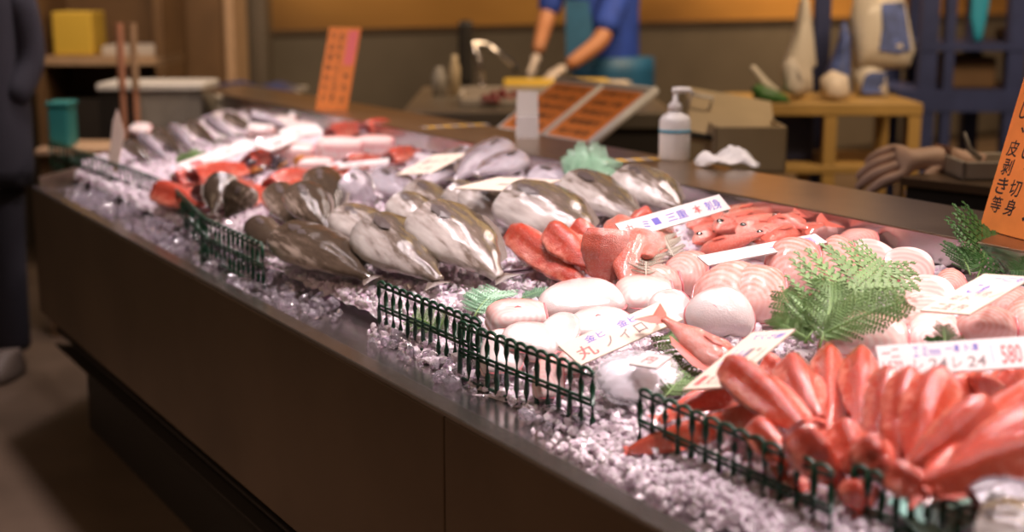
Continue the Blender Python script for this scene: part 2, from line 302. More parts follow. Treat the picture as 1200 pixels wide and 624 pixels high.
# ------------------------------------------------------------------ counter
XN = 0.2; XE = -4.36; XEB = -5.45     # near end, far end at the front, far end at the back
ct = thing('display_counter', 'long brown steel fish counter with an ice tray and a wide rear ledge', 'counter', (0, 0, 0))
def slab(poly, z0, z1): 
    mb = MB(); n = len(poly); mb.add([V((x, y, z0)) for x, y in poly] + [V((x, y, z1)) for x, y in poly], [tuple(range(n - 1, -1, -1)), tuple(range(n, 2 * n))] + [(j, (j + 1) % n, n + (j + 1) % n, n + j) for j in range(n)]); return mb
def xe(y): return XE + (XEB - XE) * (y - YF) / (YB - YF)
XS = at(371, 520).x
for xa, xb in ((XE, XS - 0.0015), (XS + 0.0015, XN)):
    MB().box((xa, YF, 0.35), (xb, YF + 0.02, ZC - 0.004)).obj('front_panel', 'steel_dark', ct, bevel=0.003)
slab([(XN, YF), (XN, YF + 0.035), (xe(YF + .035), YF + 0.035), (XE, YF)], ZC - 0.004, ZC + 0.004).obj('front_rim', 'steel', ct, bevel=0.002)
slab([(XN, YF + 0.022), (XN, YB), (xe(YB), YB), (xe(YF + .022), YF + 0.022)], ZC - 0.03, ZC - 0.012).obj('tray_bed', 'steel', ct)
slab([(XN, YB - 0.004), (XN, YB + 0.004), (xe(YB), YB + 0.004), (xe(YB), YB - 0.004)], ZC - 0.012, ZL - 0.003).obj('back_plate', 'steel', ct)
slab([(XN, YB - 0.002), (XN, YL), (XEB - 0.5, YL), (XEB - 0.3, YB - 0.002)], ZL - 0.006, ZL).obj('rear_ledge', 'steel_ledge', ct, bevel=0.002)
slab([(XN, YL - 0.02), (XN, YL), (XEB - 0.5, YL), (XEB - 0.5, YL - 0.02)], 0.02, ZL - 0.006).obj('rear_panel', 'steel_dark', ct)
slab([(XE, YF + 0.02), (XE + 0.02, YF + 0.02), (XEB + 0.02, YB), (XEB, YB)], 0.35, ZC + 0.03).obj('end_panel', 'steel_dark', ct)
slab([(XN, 1.0), (XN, YL - 0.05), (XEB + 0.2, YL - 0.05), (XE + 0.12, 1.0)], 0.0, 0.35).obj('kick_base', 'kick', ct)
for z in (0.345, 0.30, 0.25): slab([(XN, YF + 0.035), (XN, 1.0), (XE + 0.1, 1.0), (XE + 0.02, YF + 0.035)], z - 0.006, z).obj('fold', 'kick' if z < .34 else 'steel_dark', ct)

# ------------------------------------------------------------------ ice
def build_ice():
    xs = np.arange(XN - 0.02, -5.5, -0.02); ys = np.arange(1.0, YB - 0.005, 0.02)
    vs = []; fs = []; idx = {}
    for i, x in enumerate(xs):
        for j, y in enumerate(ys):
            if x < xe(y) + 0.03 or (x < -2.25 and y < 1.055): continue
            idx[i, j] = len(vs); vs.append(V((x + random.uniform(-.005, .005), y, surf(x, y) - 0.006 + random.uniform(-.007, .007))))
    for (i, j) in idx:
        q = [(i, j), (i + 1, j), (i + 1, j + 1), (i, j + 1)]
        if all(k in idx for k in q): fs.append(tuple(idx[k] for k in reversed(q)))
    base = mk('ice_bed', vs, fs, False)
    # loose lumps: squashed, jittered twelve-cornered stones
    g = (1 + 5 ** .5) / 2
    ico = np.array([(-1, g, 0), (1, g, 0), (-1, -g, 0), (1, -g, 0), (0, -1, g), (0, 1, g), (0, -1, -g), (0, 1, -g), (g, 0, -1), (g, 0, 1), (-g, 0, -1), (-g, 0, 1)], float) / 1.9
    icf = np.array([(0, 11, 5), (0, 5, 1), (0, 1, 7), (0, 7, 10), (0, 10, 11), (1, 5, 9), (5, 11, 4), (11, 10, 2), (10, 7, 6), (7, 1, 8), (3, 9, 4), (3, 4, 2), (3, 2, 6), (3, 6, 8), (3, 8, 9), (4, 9, 5), (2, 4, 11), (6, 2, 10), (8, 6, 7), (9, 8, 1)])
    cs = []
    def put(x, y, r, lift=0.0): 
        if x > xe(y) + 0.02 and y < YB - 0.01: cs.append((x, y, max(surf(x, y), ZC - 0.010) + r * 0.35 + lift, r))
    for _ in range(9500):                       # bank behind the fences
        x = random.uniform(-4.7, -0.75); y = (1.02 if x > -2.25 else 1.065) + (random.random() ** 1.5) * 0.42
        put(x, y, random.choice((.0035, .0045, .006, .0085)) * random.uniform(.8, 1.2), random.uniform(-.001, .003))
    for _ in range(2500):
        x = random.uniform(-3.6, -0.9); y = random.uniform(1.2, YB - .02); put(x, y, random.uniform(.003, .007), random.uniform(-.002, .003))
    for _ in range(2600):                       # heap spilling over the gutter at the near end
        x = random.gauss(-1.22, .17); y = YF + 0.04 + abs(random.gauss(0.10, .035))
        if YF + .035 < y < 1.07: put(x, y, random.uniform(.0035, .009), random.uniform(0, .022) * math.exp(-((x + 1.22) / .2) ** 2))
    main = list(cs); cs.clear()
    for _ in range(1000):                       # clear lumps along the gutter
        if random.random() < .8: x = random.uniform(-4.3, -2.25); n_ = .11
        else: x = random.uniform(-2.25, -1.45); n_ = .07
        y = YF + .035 + n_ * random.random() ** (.8 if n_ > .1 else .35) + (0 if n_ > .1 else .045)
        if math.sin(9 * x) + math.sin(23 * x + 1) + random.uniform(-1, 1) > -.2: put(x, min(y, 1.06), random.choice((.004, .006, .009, .012)) * random.uniform(.8, 1.2), random.uniform(0, .004))
    gs = list(cs); cs = main
    def stones(cs, nm):
        n = len(cs); C = np.array(cs); a = RNG.normal(size=(n, 3, 3)); Q, _r = np.linalg.qr(a)
        sc = RNG.uniform(.5, 1.35, (n, 1, 3)); jit = 1 + RNG.normal(0, .16, (n, 12, 1))
        pts = np.einsum('nij,nkj->nki', Q, ico[None] * sc * jit) * C[:, None, 3:4] + C[:, None, :3]
        return mk(nm, pts.reshape(-1, 3).tolist(), (icf[None] + 12 * np.arange(n)[:, None, None]).reshape(-1, 3).tolist(), False)
    bed = link('crushed_ice_bed', base, 'ice'); bed['kind'] = 'stuff'; tag(bed, 'pale bank of crushed ice filling the steel tray under the fish', 'ice')
    lp = link('crushed_ice_lumps', stones(cs, 'ice_lumps'), 'ice'); lp['kind'] = 'stuff'; tag(lp, 'small ice lumps lying on the ice bank between fences and fish', 'ice')
    gu = link('gutter_ice_lumps', stones(gs, 'gutter_lumps'), 'ice_clear'); gu['kind'] = 'stuff'; tag(gu, 'clear melting ice lumps scattered along the steel gutter in front of the fences', 'ice')
build_ice()

# ------------------------------------------------------------------ fish prototypes (unit length along +x, unit width and height)
def oval(x, cy, cz, wy, wz, n=16, flat=0.0, ridge=0.0):
    out = []
    for j in range(n):
        a = 2 * PI * j / n; c = math.cos(a); s = math.sin(a)
        z = wz * s if s < 0 or not ridge else wz * (1 - abs(c) ** (2 - ridge))
        if s < 0: z *= (1 - flat)
        out.append(V((x, cy + wy * c, cz + z)))
    return out
def spline(pts, t):
    for (a, va), (b, vb) in zip(pts, pts[1:]):
        if t <= b: 
            u = (t - a) / (b - a); u = u * u * (3 - 2 * u) * .5 + u * .5; return va + (vb - va) * u
    return pts[-1][1]
def fin_mesh(name, outline, th=0.012, z=0.0, wave=0.0):
    """a thin lens-shaped fin in the xy plane with ribbed edges"""
    n = len(outline); c = V((sum(p[0] for p in outline) / n, sum(p[1] for p in outline) / n, z))
    v = [V((x, y, z + wave * math.sin(9 * x + 7 * y))) for x, y in outline] + [c + V((0, 0, th)), c - V((0, 0, th))]
    f = [(j, (j + 1) % n, n) for j in range(n)] + [((j + 1) % n, j, n + 1) for j in range(n)]
    return mk(name, v, f, False)
PROTO = {}
def body_parts(kind, wp, hp, skin, seed, cut='cut_red', bend=0.06, cutdepth=0.05, tail=None, fins=(), flat=.25, ridge=0.0, groove=0.0, N=18, hollow=True):
    r = random.Random(seed); rings = []
    for i in range(N + 1):
        t = i / N; x = t; b = bend * (t - .3) ** 2 * r.choice((1,)) * 3
        w = spline(wp, t) * .5; h = spline(hp, t) * .5
        rg = oval(x, b, 0, w * (1 + r.uniform(-.03, .03)), h * (1 + r.uniform(-.03, .03)), 24, flat, ridge)
        gd = groove * max(0, math.sin(PI * min(1, max(0, (t + .05) / .85)))) ** .6; o_ = V((x, b, 0)); q = []
        for j, p in enumerate(rg):
            a = 2 * PI * j / 24; f = 1 - gd * math.exp(-((a - 2.25) / .22) ** 2) - .6 * gd * math.exp(-((a - .85) / .16) ** 2) + .35 * gd * math.exp(-((a - 1.7) / .25) ** 2)
            q.append(o_ + (p - o_) * f + V((0, 0, 0.03 * math.sin(6 * t + seed) + .012 * math.sin(17 * t + 3 * a + seed))))
        rings.append(q)
    parts = []
    mb = MB(); mb.loft(rings, caps=(False, True)); parts.append(('body', mb.mesh(kind + '_body', True), skin))
    if cut:
        c = sum(rings[0], V()) / 24
        ins = [[c + (p - c) * k + V((dx, 0, 0)) for p in rings[0]] for k, dx in ((1, 0), (.86, .012), (.55, cutdepth if hollow else .0), (.15, cutdepth * 1.3 if hollow else -.005))]
        mb = MB(); mb.loft(list(reversed(ins)), caps=(True, False)); parts.append(('cut_face', mb.mesh(kind + '_cut', True), cut))
    for nm, ol, mt, kw in fins: parts.append((nm, fin_mesh(kind + nm, ol, **kw), mt))
    return parts
RW = [(0, .62), (.12, .9), (.35, 1.0), (.65, .80), (.9, .48), (1, .28)]
RH = [(0, .70), (.12, .95), (.35, 1.0), (.65, .78), (.9, .45), (1, .25)]
dors = [(.12, .40), (.25, .58), (.4, .60), (.6, .52), (.8, .36), (.9, .22), (.6, .3), (.3, .38)]
for k in range(3):
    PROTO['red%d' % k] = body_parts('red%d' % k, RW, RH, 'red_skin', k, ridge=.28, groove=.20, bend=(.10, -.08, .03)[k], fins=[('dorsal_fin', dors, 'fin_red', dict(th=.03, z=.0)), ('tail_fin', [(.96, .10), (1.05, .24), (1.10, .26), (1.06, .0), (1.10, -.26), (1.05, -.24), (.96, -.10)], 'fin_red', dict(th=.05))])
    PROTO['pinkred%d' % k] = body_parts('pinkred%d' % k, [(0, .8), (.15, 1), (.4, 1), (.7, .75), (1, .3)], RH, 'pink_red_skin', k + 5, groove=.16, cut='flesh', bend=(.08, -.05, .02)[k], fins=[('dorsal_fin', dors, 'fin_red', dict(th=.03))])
GW = [(0, .78), (.10, .95), (.28, 1.0), (.5, .88), (.75, .52), (.92, .22), (1, .17)]
GH = [(0, .85), (.2, 1.0), (.5, .85), (.8, .45), (1, .22)]
gt = [(.97, .06), (1.0, .10), (1.06, .20), (1.04, .04), (1.06, -.18), (1.0, -.10), (.97, -.06)]
gd = [(.12, .44), (.25, .56), (.45, .53), (.65, .40), (.82, .26), (.85, .12), (.6, .3), (.3, .40)]
gp = [(.08, -.02), (.16, .06), (.30, .04), (.34, -.02), (.28, -.10), (.14, -.10)]
for k in range(3):
    for nm, sk in (('grey', 'grey_skin'), ('brown', 'brown_skin'), ('lilac', 'lilac_skin')):
        PROTO[nm + str(k)] = body_parts(nm + str(k), GW, GH, sk, k + 9, groove=.05, bend=(.05, -.04, .0)[k], fins=[('tail_fin', gt, 'fin_grey', dict(th=.03)), ('dorsal_fin', gd, 'fin_grey', dict(th=.03)), ('pectoral_fin', gp, 'fin_dark', dict(th=.03, z=.49))])
# whole red fish with head, eye and fins
WW = [(0, .10), (.06, .42), (.16, .78), (.34, 1.0), (.6, .78), (.85, .34), (.95, .22), (1, .22)]
for k in range(2):
    p = body_parts('whole%d' % k, WW, WW, 'pink_red_skin', k + 20, cut=None, bend=(.05, -.04)[k], fins=[('tail_fin', [(.97, .10), (1.05, .3), (1.2, .5), (1.12, .0), (1.2, -.5), (1.05, -.3), (.97, -.10)], 'fin_red', dict(th=.04)), ('dorsal_fin', [(.2, .42), (.26, .70), (.36, .74), (.5, .66), (.7, .52), (.8, .30), (.5, .4), (.3, .44)], 'fin_red', dict(th=.03)), ('pectoral_fin', [(.26, -.05), (.34, .06), (.48, .0), (.50, -.12), (.36, -.18)], 'fin_red', dict(th=.03, z=.5))])
    mb = MB(); mb.lathe([(0.0005, .0), (.035, .002), (.05, .02), (.035, .06), (.0005, .075)], (0, 0, 0), 12)
    e = mk('whole_eye', [V((.13 + q.x * .8, .12 + q.y * 2.4, .26 + q.z * 1.6)) for q in mb.v], mb.f); p.append(('eye', e, 'eye'))
    g = fin_mesh('gill', [(.20, .32), (.23, .0), (.20, -.30), (.25, -.10), (.26, .12)], th=.02, z=.40); p.append(('gill_cover', g, 'fin_red'))
    PROTO['whole%d' % k] = p

# pieces of sea bream: x across, y up the slope, z out of the slope; unit half sizes
def piece(kind, skin, cutside=None, seed=0, dome=1.0, power=2.4, ang0=0, rimw=.07, flesh='flesh', peak=False, slab=False):
    r = random.Random(seed); n = 28; out = []
    ph = r.uniform(0, 6)
    for j in range(n):
        a = 2 * PI * j / n; c = math.cos(a); s = math.sin(a)
        k = (abs(c) ** power + abs(s) ** power) ** (-1 / power)
        k *= 1 + .07 * math.sin(2 * a + ph) + .05 * math.sin(3 * a + 2 * ph) + (.10 * max(0, s) ** 6 if peak else 0)
        x, y = c * k, s * k
        if y < -.72: y = -.72 - (y + .72) * -.45
        out.append((x, y))
    cl = lambda x: x if cutside is None or dome <= .5 else min(x, cutside + (x - cutside) * .04)
    def ring(k, z, dx=0): return [V((cl(x * k + dx), y * k, z)) for x, y in out]
    if dome > .5: prof = [(.98, -.55), (1.0, -.25), (.99, 0), (.93, .30), (.80, .60), (.58, .84), (.32, .97), (.04, 1.0)]
    if dome > .5 and slab: prof = [(.97, -.55), (1.0, -.1), (1.0, .25), (.965, .55), (.86, .80), (.62, .95), (.3, 1.0), (.04, 1.0)]
    if dome <= .5: prof = [(.97, -.9), (1.0, -.2), (1.0, .35), (.985, .42)]
    parts = []
    mb = MB(); mb.loft([ring(k, z * (1 if dome > .5 else 1)) for k, z in prof], caps=(False, dome > .5)); parts.append(('skin', mb.mesh(kind + '_skin', True), skin if dome > .5 else 'rim'))
    if dome > .5:
        mb = MB(); mb.loft([ring(.04, -.62), ring(.6, -.62), ring(.96, -.60), ring(1.03, -.5), ring(1.035, -.42), ring(.985, -.3)], caps=(True, False)); parts.append(('flesh', mb.mesh(kind + '_flesh', True), flesh))
        eg = [V((cl(x * 1.0), y * 1.0, .42 if slab else -.2)) for x, y in out if (-2.3 < math.atan2(y, x) < 1.2 if slab else y < .55)]; eg = sorted(eg, key=lambda p: math.atan2(p.y, p.x) if slab else math.atan2(-p.x, -p.y))
        parts.append(('skin_edge', MB().tube(eg, [.01] + [.045 if slab else .03] * (len(eg) - 2) + [.01], 6).mesh(kind + '_rim', True), 'rim'))
        if peak: parts.append(('gill_slit', MB().tube([V((-.62, .55, .50)), V((-.42, .42, .70)), V((-.30, .15, .86)), V((-.34, -.1, .90))], [.012, .05, .05, .012], 6).mesh(kind + '_slit', True), 'cut_red'))
        if cutside is not None:
            lo = []; hi = []
            for kk, z in prof:
                ys = [y * kk for x, y in out if x * kk >= cutside - .03]
                if len(ys) > 1 and max(ys) - min(ys) > .05: lo.append(V((cutside + .035, min(ys), z))); hi.append(V((cutside + .035, max(ys), z)))
            if len(lo) > 2:
                arc = lo + list(reversed(hi)); parts.append(('cut_face', mk(kind + '_cut', arc, [tuple(range(len(arc)))], False), flesh))
                parts.append(('cut_edge', MB().tube([V((p.x - .01, p.y, p.z + .012)) for p in arc], [.012] + [.034] * (len(arc) - 2) + [.012], 6).mesh(kind + '_cutedge', True), 'rim'))
    else:
        mb = MB(); mb.loft([ring(.985, .42), ring(.9, .50), ring(.55, .56), ring(.2, .5), ring(.03, .47)], caps=(False, True)); parts.append(('flesh', mb.mesh(kind + '_flesh', True), flesh))
        mb = MB(); mb.loft([ring(.97, -.9), ring(.5, -.95), ring(.03, -.95)], caps=(False, True)); parts.append(('underside', mb.mesh(kind + '_under', True), skin))
    PROTO[kind] = parts
for k in range(3):
    piece('bream%d' % k, 'bream_skin', .70, k, power=2.2, peak=(k != 1)); piece('pale%d' % k, 'bream_pale', .78, k + 3, power=2.6, slab=True); piece('white%d' % k, 'bream_white', None, k + 6, power=2.5, slab=True); piece('belly%d' % k, 'bream_white', None, k + 6, power=2.1, peak=False)
    piece('steak%d' % k, 'bream_skin', None, k + 11, dome=0, power=2.0)

def spawn(proto, name, label, cat, group=None):
    root = bpy.data.objects.new(name, None); COL.objects.link(root); root.empty_display_size = .02; tag(root, label, cat, group)
    for nm, me, mt in PROTO[proto]:
        link(nm, me, mt, root)
    return root

# resting heights: a grid over the tray holds the highest thing so far
GX0, GY0, GS = -6.2, 0.85, 0.008
HX, HY = int(6.4 / GS), int(1.25 / GS)
HF = np.array([[surf(GX0 + i * GS, GY0 + j * GS) for j in range(HY)] for i in range(HX)])
def hf(x, y):
    i = min(HX - 1, max(0, int((x - GX0) / GS))); j = min(HY - 1, max(0, int((y - GY0) / GS))); return i, j
TOCAM = V((-FWD.x, -FWD.y, 0)).normalized()
def lay(a, b, W, H, z0=0.0, z1=0.0, tilt=20, soft=0.6, cap=0.06):
    """rest a long body whose ends show at pixels a and b on whatever lies below it; returns origin, axis, normal, length"""
    l0 = l1 = 0.0; zt = (V((0, 0, 1)) * math.cos(math.radians(tilt)) + TOCAM * math.sin(math.radians(tilt)))
    for it in range(4):
        p0 = at(*a, z0 + l0 + H * .5); p1 = at(*b, z1 + l1 + H * .35); ax = (p1 - p0); side = V((-ax.y, ax.x, 0)).normalized()
        d0 = d1 = -9
        for t in np.linspace(.04, .96, 12):
            for s in (-.7, -.35, 0, .35, .7):
                q = p0.lerp(p1, t) + side * s * W * .5; i, j = hf(q.x, q.y)
                d = HF[i, j] - (q.z - H * .5 * (1 - .4 * t) * math.sqrt(1 - s * s) * .8)
                if t < .5: d0 = max(d0, d)
                else: d1 = max(d1, d)
        l0 = min(cap, max(0, l0 + soft * d0)); l1 = min(cap, max(0, l1 + soft * d1))
    for t in np.linspace(0, 1, 40):
        for s in np.linspace(-.9, .9, 13):
            q = p0.lerp(p1, t) + side * s * W * .5; i, j = hf(q.x, q.y); HF[i, j] = max(HF[i, j], q.z + H * .5 * (1 - .5 * t) * math.sqrt(1 - s * s) * .8)
    return p0, ax, zt, ax.length
CNT = {}
def fish(proto, a, b, W, label, name='red_fish', cat='fish', H=None, z0=0, z1=0, flip=False, tilt=20, group=None, soft=.6):
    CNT[proto] = CNT.get(proto, 0) + 1; H = H or W * .8
    pr = proto + str(CNT[proto] % len([k for k in PROTO if k[:-1] == proto]))
    p0, ax, zt, L = lay(a, b, W, H, z0, z1, tilt, soft)
    root = spawn(pr, name, label, cat, group); frame(root, p0, ax, zt, (L, -W if flip else W, H)); return root
def bream(kind, c, hw, hh, label, rot=0, tilt=38, lift=0.0, th=None, name='bream_chunk', flip=False, group='cut pieces of sea bream'):
    CNT[kind] = CNT.get(kind, 0) + 1; pr = kind + str(CNT[kind] % 3); ti = math.radians(tilt)
    zt = V((0, 0, 1)) * math.cos(ti) + TOCAM * math.sin(ti); d = (at(*c, .03 + lift) - CAM).length
    el = math.asin(min(1, (CAMZ - .82) / d)); hw *= 1.1; hh *= 1.1; hx = hw * d / FPX; th = th or hx * {'steak': .38, 'white': .42, 'pale': .48}.get(kind, .55)
    k = math.sin(el + ti); hy = max(.35 * hx, (hh * d / FPX - .35 * th * math.cos(el + ti)) / k)
    z = max(hy * math.sin(ti) * .8 + th * .35, th * .5) + lift
    q = at(*c, z)
    root = spawn(pr, name, label, 'fish piece', group)
    x = RIGHT.copy(); y = zt.cross(x); r = math.radians(rot); xa = x * math.cos(r) + y * math.sin(r)
    if abs(math.sin(r)) > .7: hx, hy = hy, hx
    frame(root, q, xa, zt, (-hx if flip else hx, hy, th))
    for s in np.linspace(-.9, .9, 13):
        for t in np.linspace(-.9, .9, 13):
            if s * s + t * t > .9: continue
            w = q + x * s * (hw * d / FPX) + y * t * hy; i, j = hf(w.x, w.y); HF[i, j] = max(HF[i, j], w.z + th * .6 * math.sqrt(1 - s * s - t * t))
    return root
# ------------------------------------------------------------------ green fences
def make_fence_protos(n=14):
    pr = []
    pk = MB(); pk.tube([(0, 0, 0), (0.0008, 0, .2), (-.0006, 0, .45), (.0008, 0, .7), (0, 0, .97)], [.0030, .0034, .0026, .0034, .0028], 8)
    lp = MB(); lp.tube([(math.cos(q) * .5, 0, .93 + .07 * math.sin(q)) for q in np.linspace(0, PI, 7)], .0026, 6)
    return pk, lp
def fence(a, b, label, h=.096, n=14, lean=0.0, zb=ZC - .011):
    p0 = onz(*a, zb); p1 = onz(*b, zb); L = (p1 - p0).length
    root = thing('display_fence', label, 'fence', (0, 0, 0), 0, 'green display fences'); frame(root, p0, p1 - p0, V((0, lean, 1)))
    for i in range(n):
        x = L * i / (n - 1); w = [random.uniform(-.0008, .0008) for _ in range(3)]
        MB().tube([(x, 0, 0), (x + w[0], 0, h * .25), (x + w[1], 0, h * .5), (x + w[2], 0, h * .75), (x, 0, h * .97)], [.0034, .0044, .0032, .0044, .0034], 8).obj('picket', 'fence', root, True)
    s = L / (n - 1)
    for nm, z in (('bottom_rail', h * .06), ('middle_rail', h * .47), ('middle_rail', h * .54), ('top_rail', h * .90)):
        MB().tube([(0, 0, z), (L, 0, z)], .0025, 6).obj(nm, 'fence', root, True)
    mb = MB()
    for i in range(n - 1):
        mb.tube([(s * i + s * .5 + math.cos(q) * s * .5, 0, h * .93 + h * .07 * math.sin(q)) for q in np.linspace(0, PI, 7)], .0029, 6)
    mb.obj('scalloped_edge', 'fence', root, True); return root
fence((445, 391), (563, 445), 'green plastic fence standing before the grey fish, its end tucked behind another fence')
fence((539, 446), (694, 513), 'green plastic fence in front of the white fish pieces, overlapping the next fence')
fence((749, 537), (971, 648), 'green plastic fence in front of the pale tailed fish tips and heaped ice')
fence((997, 641), (1240, 752), 'green plastic fence at the bottom corner below the fan of red fish')
fence((239, 303), (309, 340), 'green fence in front of the brown fish, flat on to the aisle', n=14)
fence((207, 264), (241, 303), 'short green fence turned edgeways beside the brown fish', n=10)
fence((140, 230), (187, 250), 'blurred green fence in front of the far red fish', n=10)
fence((92, 211), (140, 231), 'blurred green fence below the upright pointed card', n=10)
fence((60, 197), (93, 211), 'blurred green fence at the far end of the counter by the teal box', n=8)

# ------------------------------------------------------------------ leaves
def frond_mesh(L, W, n=16, curl=.12, seed=0, serr=5, droop=.0):
    r = random.Random(seed); mb = MB()
    def spine(t): return V((L * t, 0.06 * L * math.sin(2.2 * t + seed), curl * L * t * (1 - t) * 1.6 - droop * L * t * t))
    for i in range(n):
        t = .10 + .88 * i / n; ln = W * (math.sin(PI * min(1, (1 - t) * .62 + .12)) ** .9) * (1 - .15 * (t < .15)); o = spine(t)
        for sd in (-1, 1):
            l = ln * r.uniform(.88, 1.08); dx = V((math.cos(.95), math.sin(.95) * sd, r.uniform(-.1, .16))); nx = V((-dx.y, dx.x, 0))
            # serrated pinna: a comb of little lobes on both edges
            m = max(4, int(serr * (.6 + .8 * (1 - t)))); v = []; f = []; tip = o + dx * l
            mid = [o - nx * .012 * l, o + nx * .012 * l, tip]; v += mid; f.append((0, 2, 1) if sd > 0 else (0, 1, 2))
            for q in range(m):
                a = (q + .3) / m; ll = l * (.20 * (1 - a) ** .7 + .035); c0 = o + dx * l * a; hw_ = l * .30 / m
                for s2 in (-1, 1):
                    e = (dx * .62 + nx * .78 * s2).normalized(); w2 = dx * hw_; b0_ = len(v); up_ = V((0, 0, .0015))
                    v += [c0 - w2, c0 + e * ll * .55 - w2 * .9 + up_, c0 + e * ll, c0 + e * ll * .5 + w2 * 1.0 + up_, c0 + w2]; f.append((b0_, b0_ + 1, b0_ + 2, b0_ + 3, b0_ + 4))
            mb.add(v, f)
    return mb, [spine(t) for t in np.linspace(0, .99, 9)]
def fern(name, label, fronds, mat='fern', cat='leaf', lift=.02, W=.34, group=None, tilt=15, n=16, curl=.12):
    """fronds: list of (base px, tip px, lift at base, lift at tip)"""
    b0 = at(*fronds[0][0], lift + fronds[0][2]); root = thing(name, label, cat, b0, 0, group)
    for k, (a, b, za, zb) in enumerate(fronds):
        p0 = at(*a, lift + za); p1 = at(*b, lift + zb); L = (p1 - p0).length
        mb, sp = frond_mesh(L, L * W, n, curl, k + int(a[0]), 8)
        x = (p1 - p0).normalized(); zt = V((0, 0, 1)) * math.cos(math.radians(tilt)) + TOCAM * math.sin(math.radians(tilt)); zt = (zt - x * zt.dot(x)).normalized(); y = zt.cross(x)
        R = M((x, y, zt)).transposed(); off = p0 - b0
        mb.v = [R @ p + off for p in mb.v]; o = mb.obj('frond', mat, root)
        md = o.modifiers.new('s', 'SOLIDIFY'); md.thickness = .0007
        MB().tube([R @ p + off for p in sp], [.0016] * 6 + [.0011, .0008, .0004], 6).obj('stalk', 'stem' if mat != 'fern_pale' else mat, root, True)
    return root

# ------------------------------------------------------------------ price cards
def card(name, label, bl, br, hgt, tilt, lines, lift=.04, mat='card', cat='price card', group='hand-lettered price cards', th=.003, skew=0.0, lifts=None):
    l0, l1 = lifts or (lift, lift)
    p0 = at(*bl, l0); p1 = at(*br, l1); x = (p1 - p0).normalized(); L = (p1 - p0).length
    back = V((0, 0, 1)).cross(x); back = back if back.dot(TOCAM) < 0 else -back
    up = back * math.cos(math.radians(tilt)) + V((0, 0, 1)) * math.sin(math.radians(tilt)); z = x.cross(up); up = z.cross(x)
    root = thing(name, label, cat, (0, 0, 0), 0, group); frame(root, p0, x, z)
    sk = skew
    bd = MB(); bd.prism([(0, 0), (L, 0), (L + sk, hgt), (sk, hgt)], th); bd.obj('board', mat, root, bevel=.0006)
    by = {}
    sp = []
    for s, ink, u, v, w, h in lines:
        tk = s.split(); tot = sum(len(q) for q in tk) + .5 * (len(tk) - 1); x_ = 0
        for q in tk: sp.append((q, ink, u + w * x_ / tot, v, w * len(q) / tot, h)); x_ += len(q) + .5
    for s, ink, u, v, w, h in sp:
        mb = by.setdefault((ink, u, v), MB()); q = MB(); letter(q, s, 0, 0, 1, 1, th)
        for p in q.v: p.x, p.y = (u + p.x * w) * L + sk * (v + p.y * h), (v + p.y * h) * hgt
        mb.add(q.v, q.f)
    for (ink, u, v), mb in by.items(): mb.obj('lettering', ink, root)
    return root

# ------------------------------------------------------------------ far end of the counter: red fish, silver fish, shells
FR = [((187, 226), (240, 238), .07, 'blurred red fish lying just above the far green fence'), ((205, 212), (252, 205), .06, 'blurred red fish beside the green leaf at the far end'),
      ((236, 228), (302, 218), .07, 'blurred red fish showing between dark shells'), ((225, 207), (300, 196), .06, 'red fish lying under the long pink far price card'),
      ((290, 192), (340, 172), .06, 'bright red fish at the far tip of the long pink card'), ((318, 220), (372, 204), .07, 'red fish behind the upright brown fish'),
      ((262, 240), (318, 224), .06, 'red fish peeping out between two brown fish'), ((386, 158), (428, 148), .06, 'red fish under the small white card beside the ledge'),
      ((428, 152), (470, 148), .06, 'dark red fish below the tilted orange sign beside the ledge'), ((405, 192), (445, 186), .05, 'bright red fish strip beside the cream card'),
      ((455, 186), (486, 176), .05, 'small red fish touching the cream card corner'), ((380, 206), (412, 200), .04, 'thin red fish strip above the white ice band')]
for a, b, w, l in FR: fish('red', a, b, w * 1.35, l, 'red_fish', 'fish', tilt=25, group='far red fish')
FS = [((150, 168), (176, 190), .05, 'dark silver fish at the far end, first beyond the pointed card'), ((166, 160), (194, 186), .05, 'silver fish at the far end, second beyond the pointed card'),
      ((184, 154), (212, 180), .05, 'pale-bellied silver fish at the far end, third beyond the pointed card'), ((204, 150), (228, 178), .05, 'silver fish above the green leaf at the far end'),
      ((224, 146), (252, 170), .05, 'bluish silver fish behind the green leaf'), ((246, 140), (276, 164), .05, 'dark silver fish below the grey lid, near its middle'),
      ((266, 136), (300, 156), .05, 'dark silver fish below the grey lid, at its end'), ((296, 136), (336, 150), .06, 'dark fish lying among the white far pieces')]
for k, (a, b, w, l) in enumerate(FS): fish('lilac' if k % 2 else 'brown', a, b, w, l, 'silver_fish', 'fish', z0=.04, tilt=30, flip=bool(k % 2), group='far silver fish')
for c, hw, hh, l in [((330, 146), 16, 8, 'blurred white fish piece beside the far white card'), ((352, 152), 15, 8, 'blurred white fish piece in front of the far white card'), ((306, 152), 16, 8, 'blurred white fish piece next to the grey lid'),
                     ((165, 152), 11, 7, 'small white fish piece in front of the far foam box'), ((352, 136), 12, 7, 'pinkish fish piece behind the far white card')]:
    bream('white', c, hw, hh, l, tilt=25, name='white_fish_piece', group='far white pieces')
for c, hw, hh, l in [((345, 182), 26, 10, 'pale pink fish piece amid the ice beside the long pink card'), ((400, 176), 28, 10, 'pale pink fish piece amid the ice below the small white card'), ((440, 172), 24, 9, 'pale pink fish piece between two red fish by the ledge'), ((372, 196), 20, 8, 'pale pink fish piece over the amber shells')]:
    bream('pale', c, hw, hh, l, tilt=20, name='pink_fish_piece', group='far white pieces')
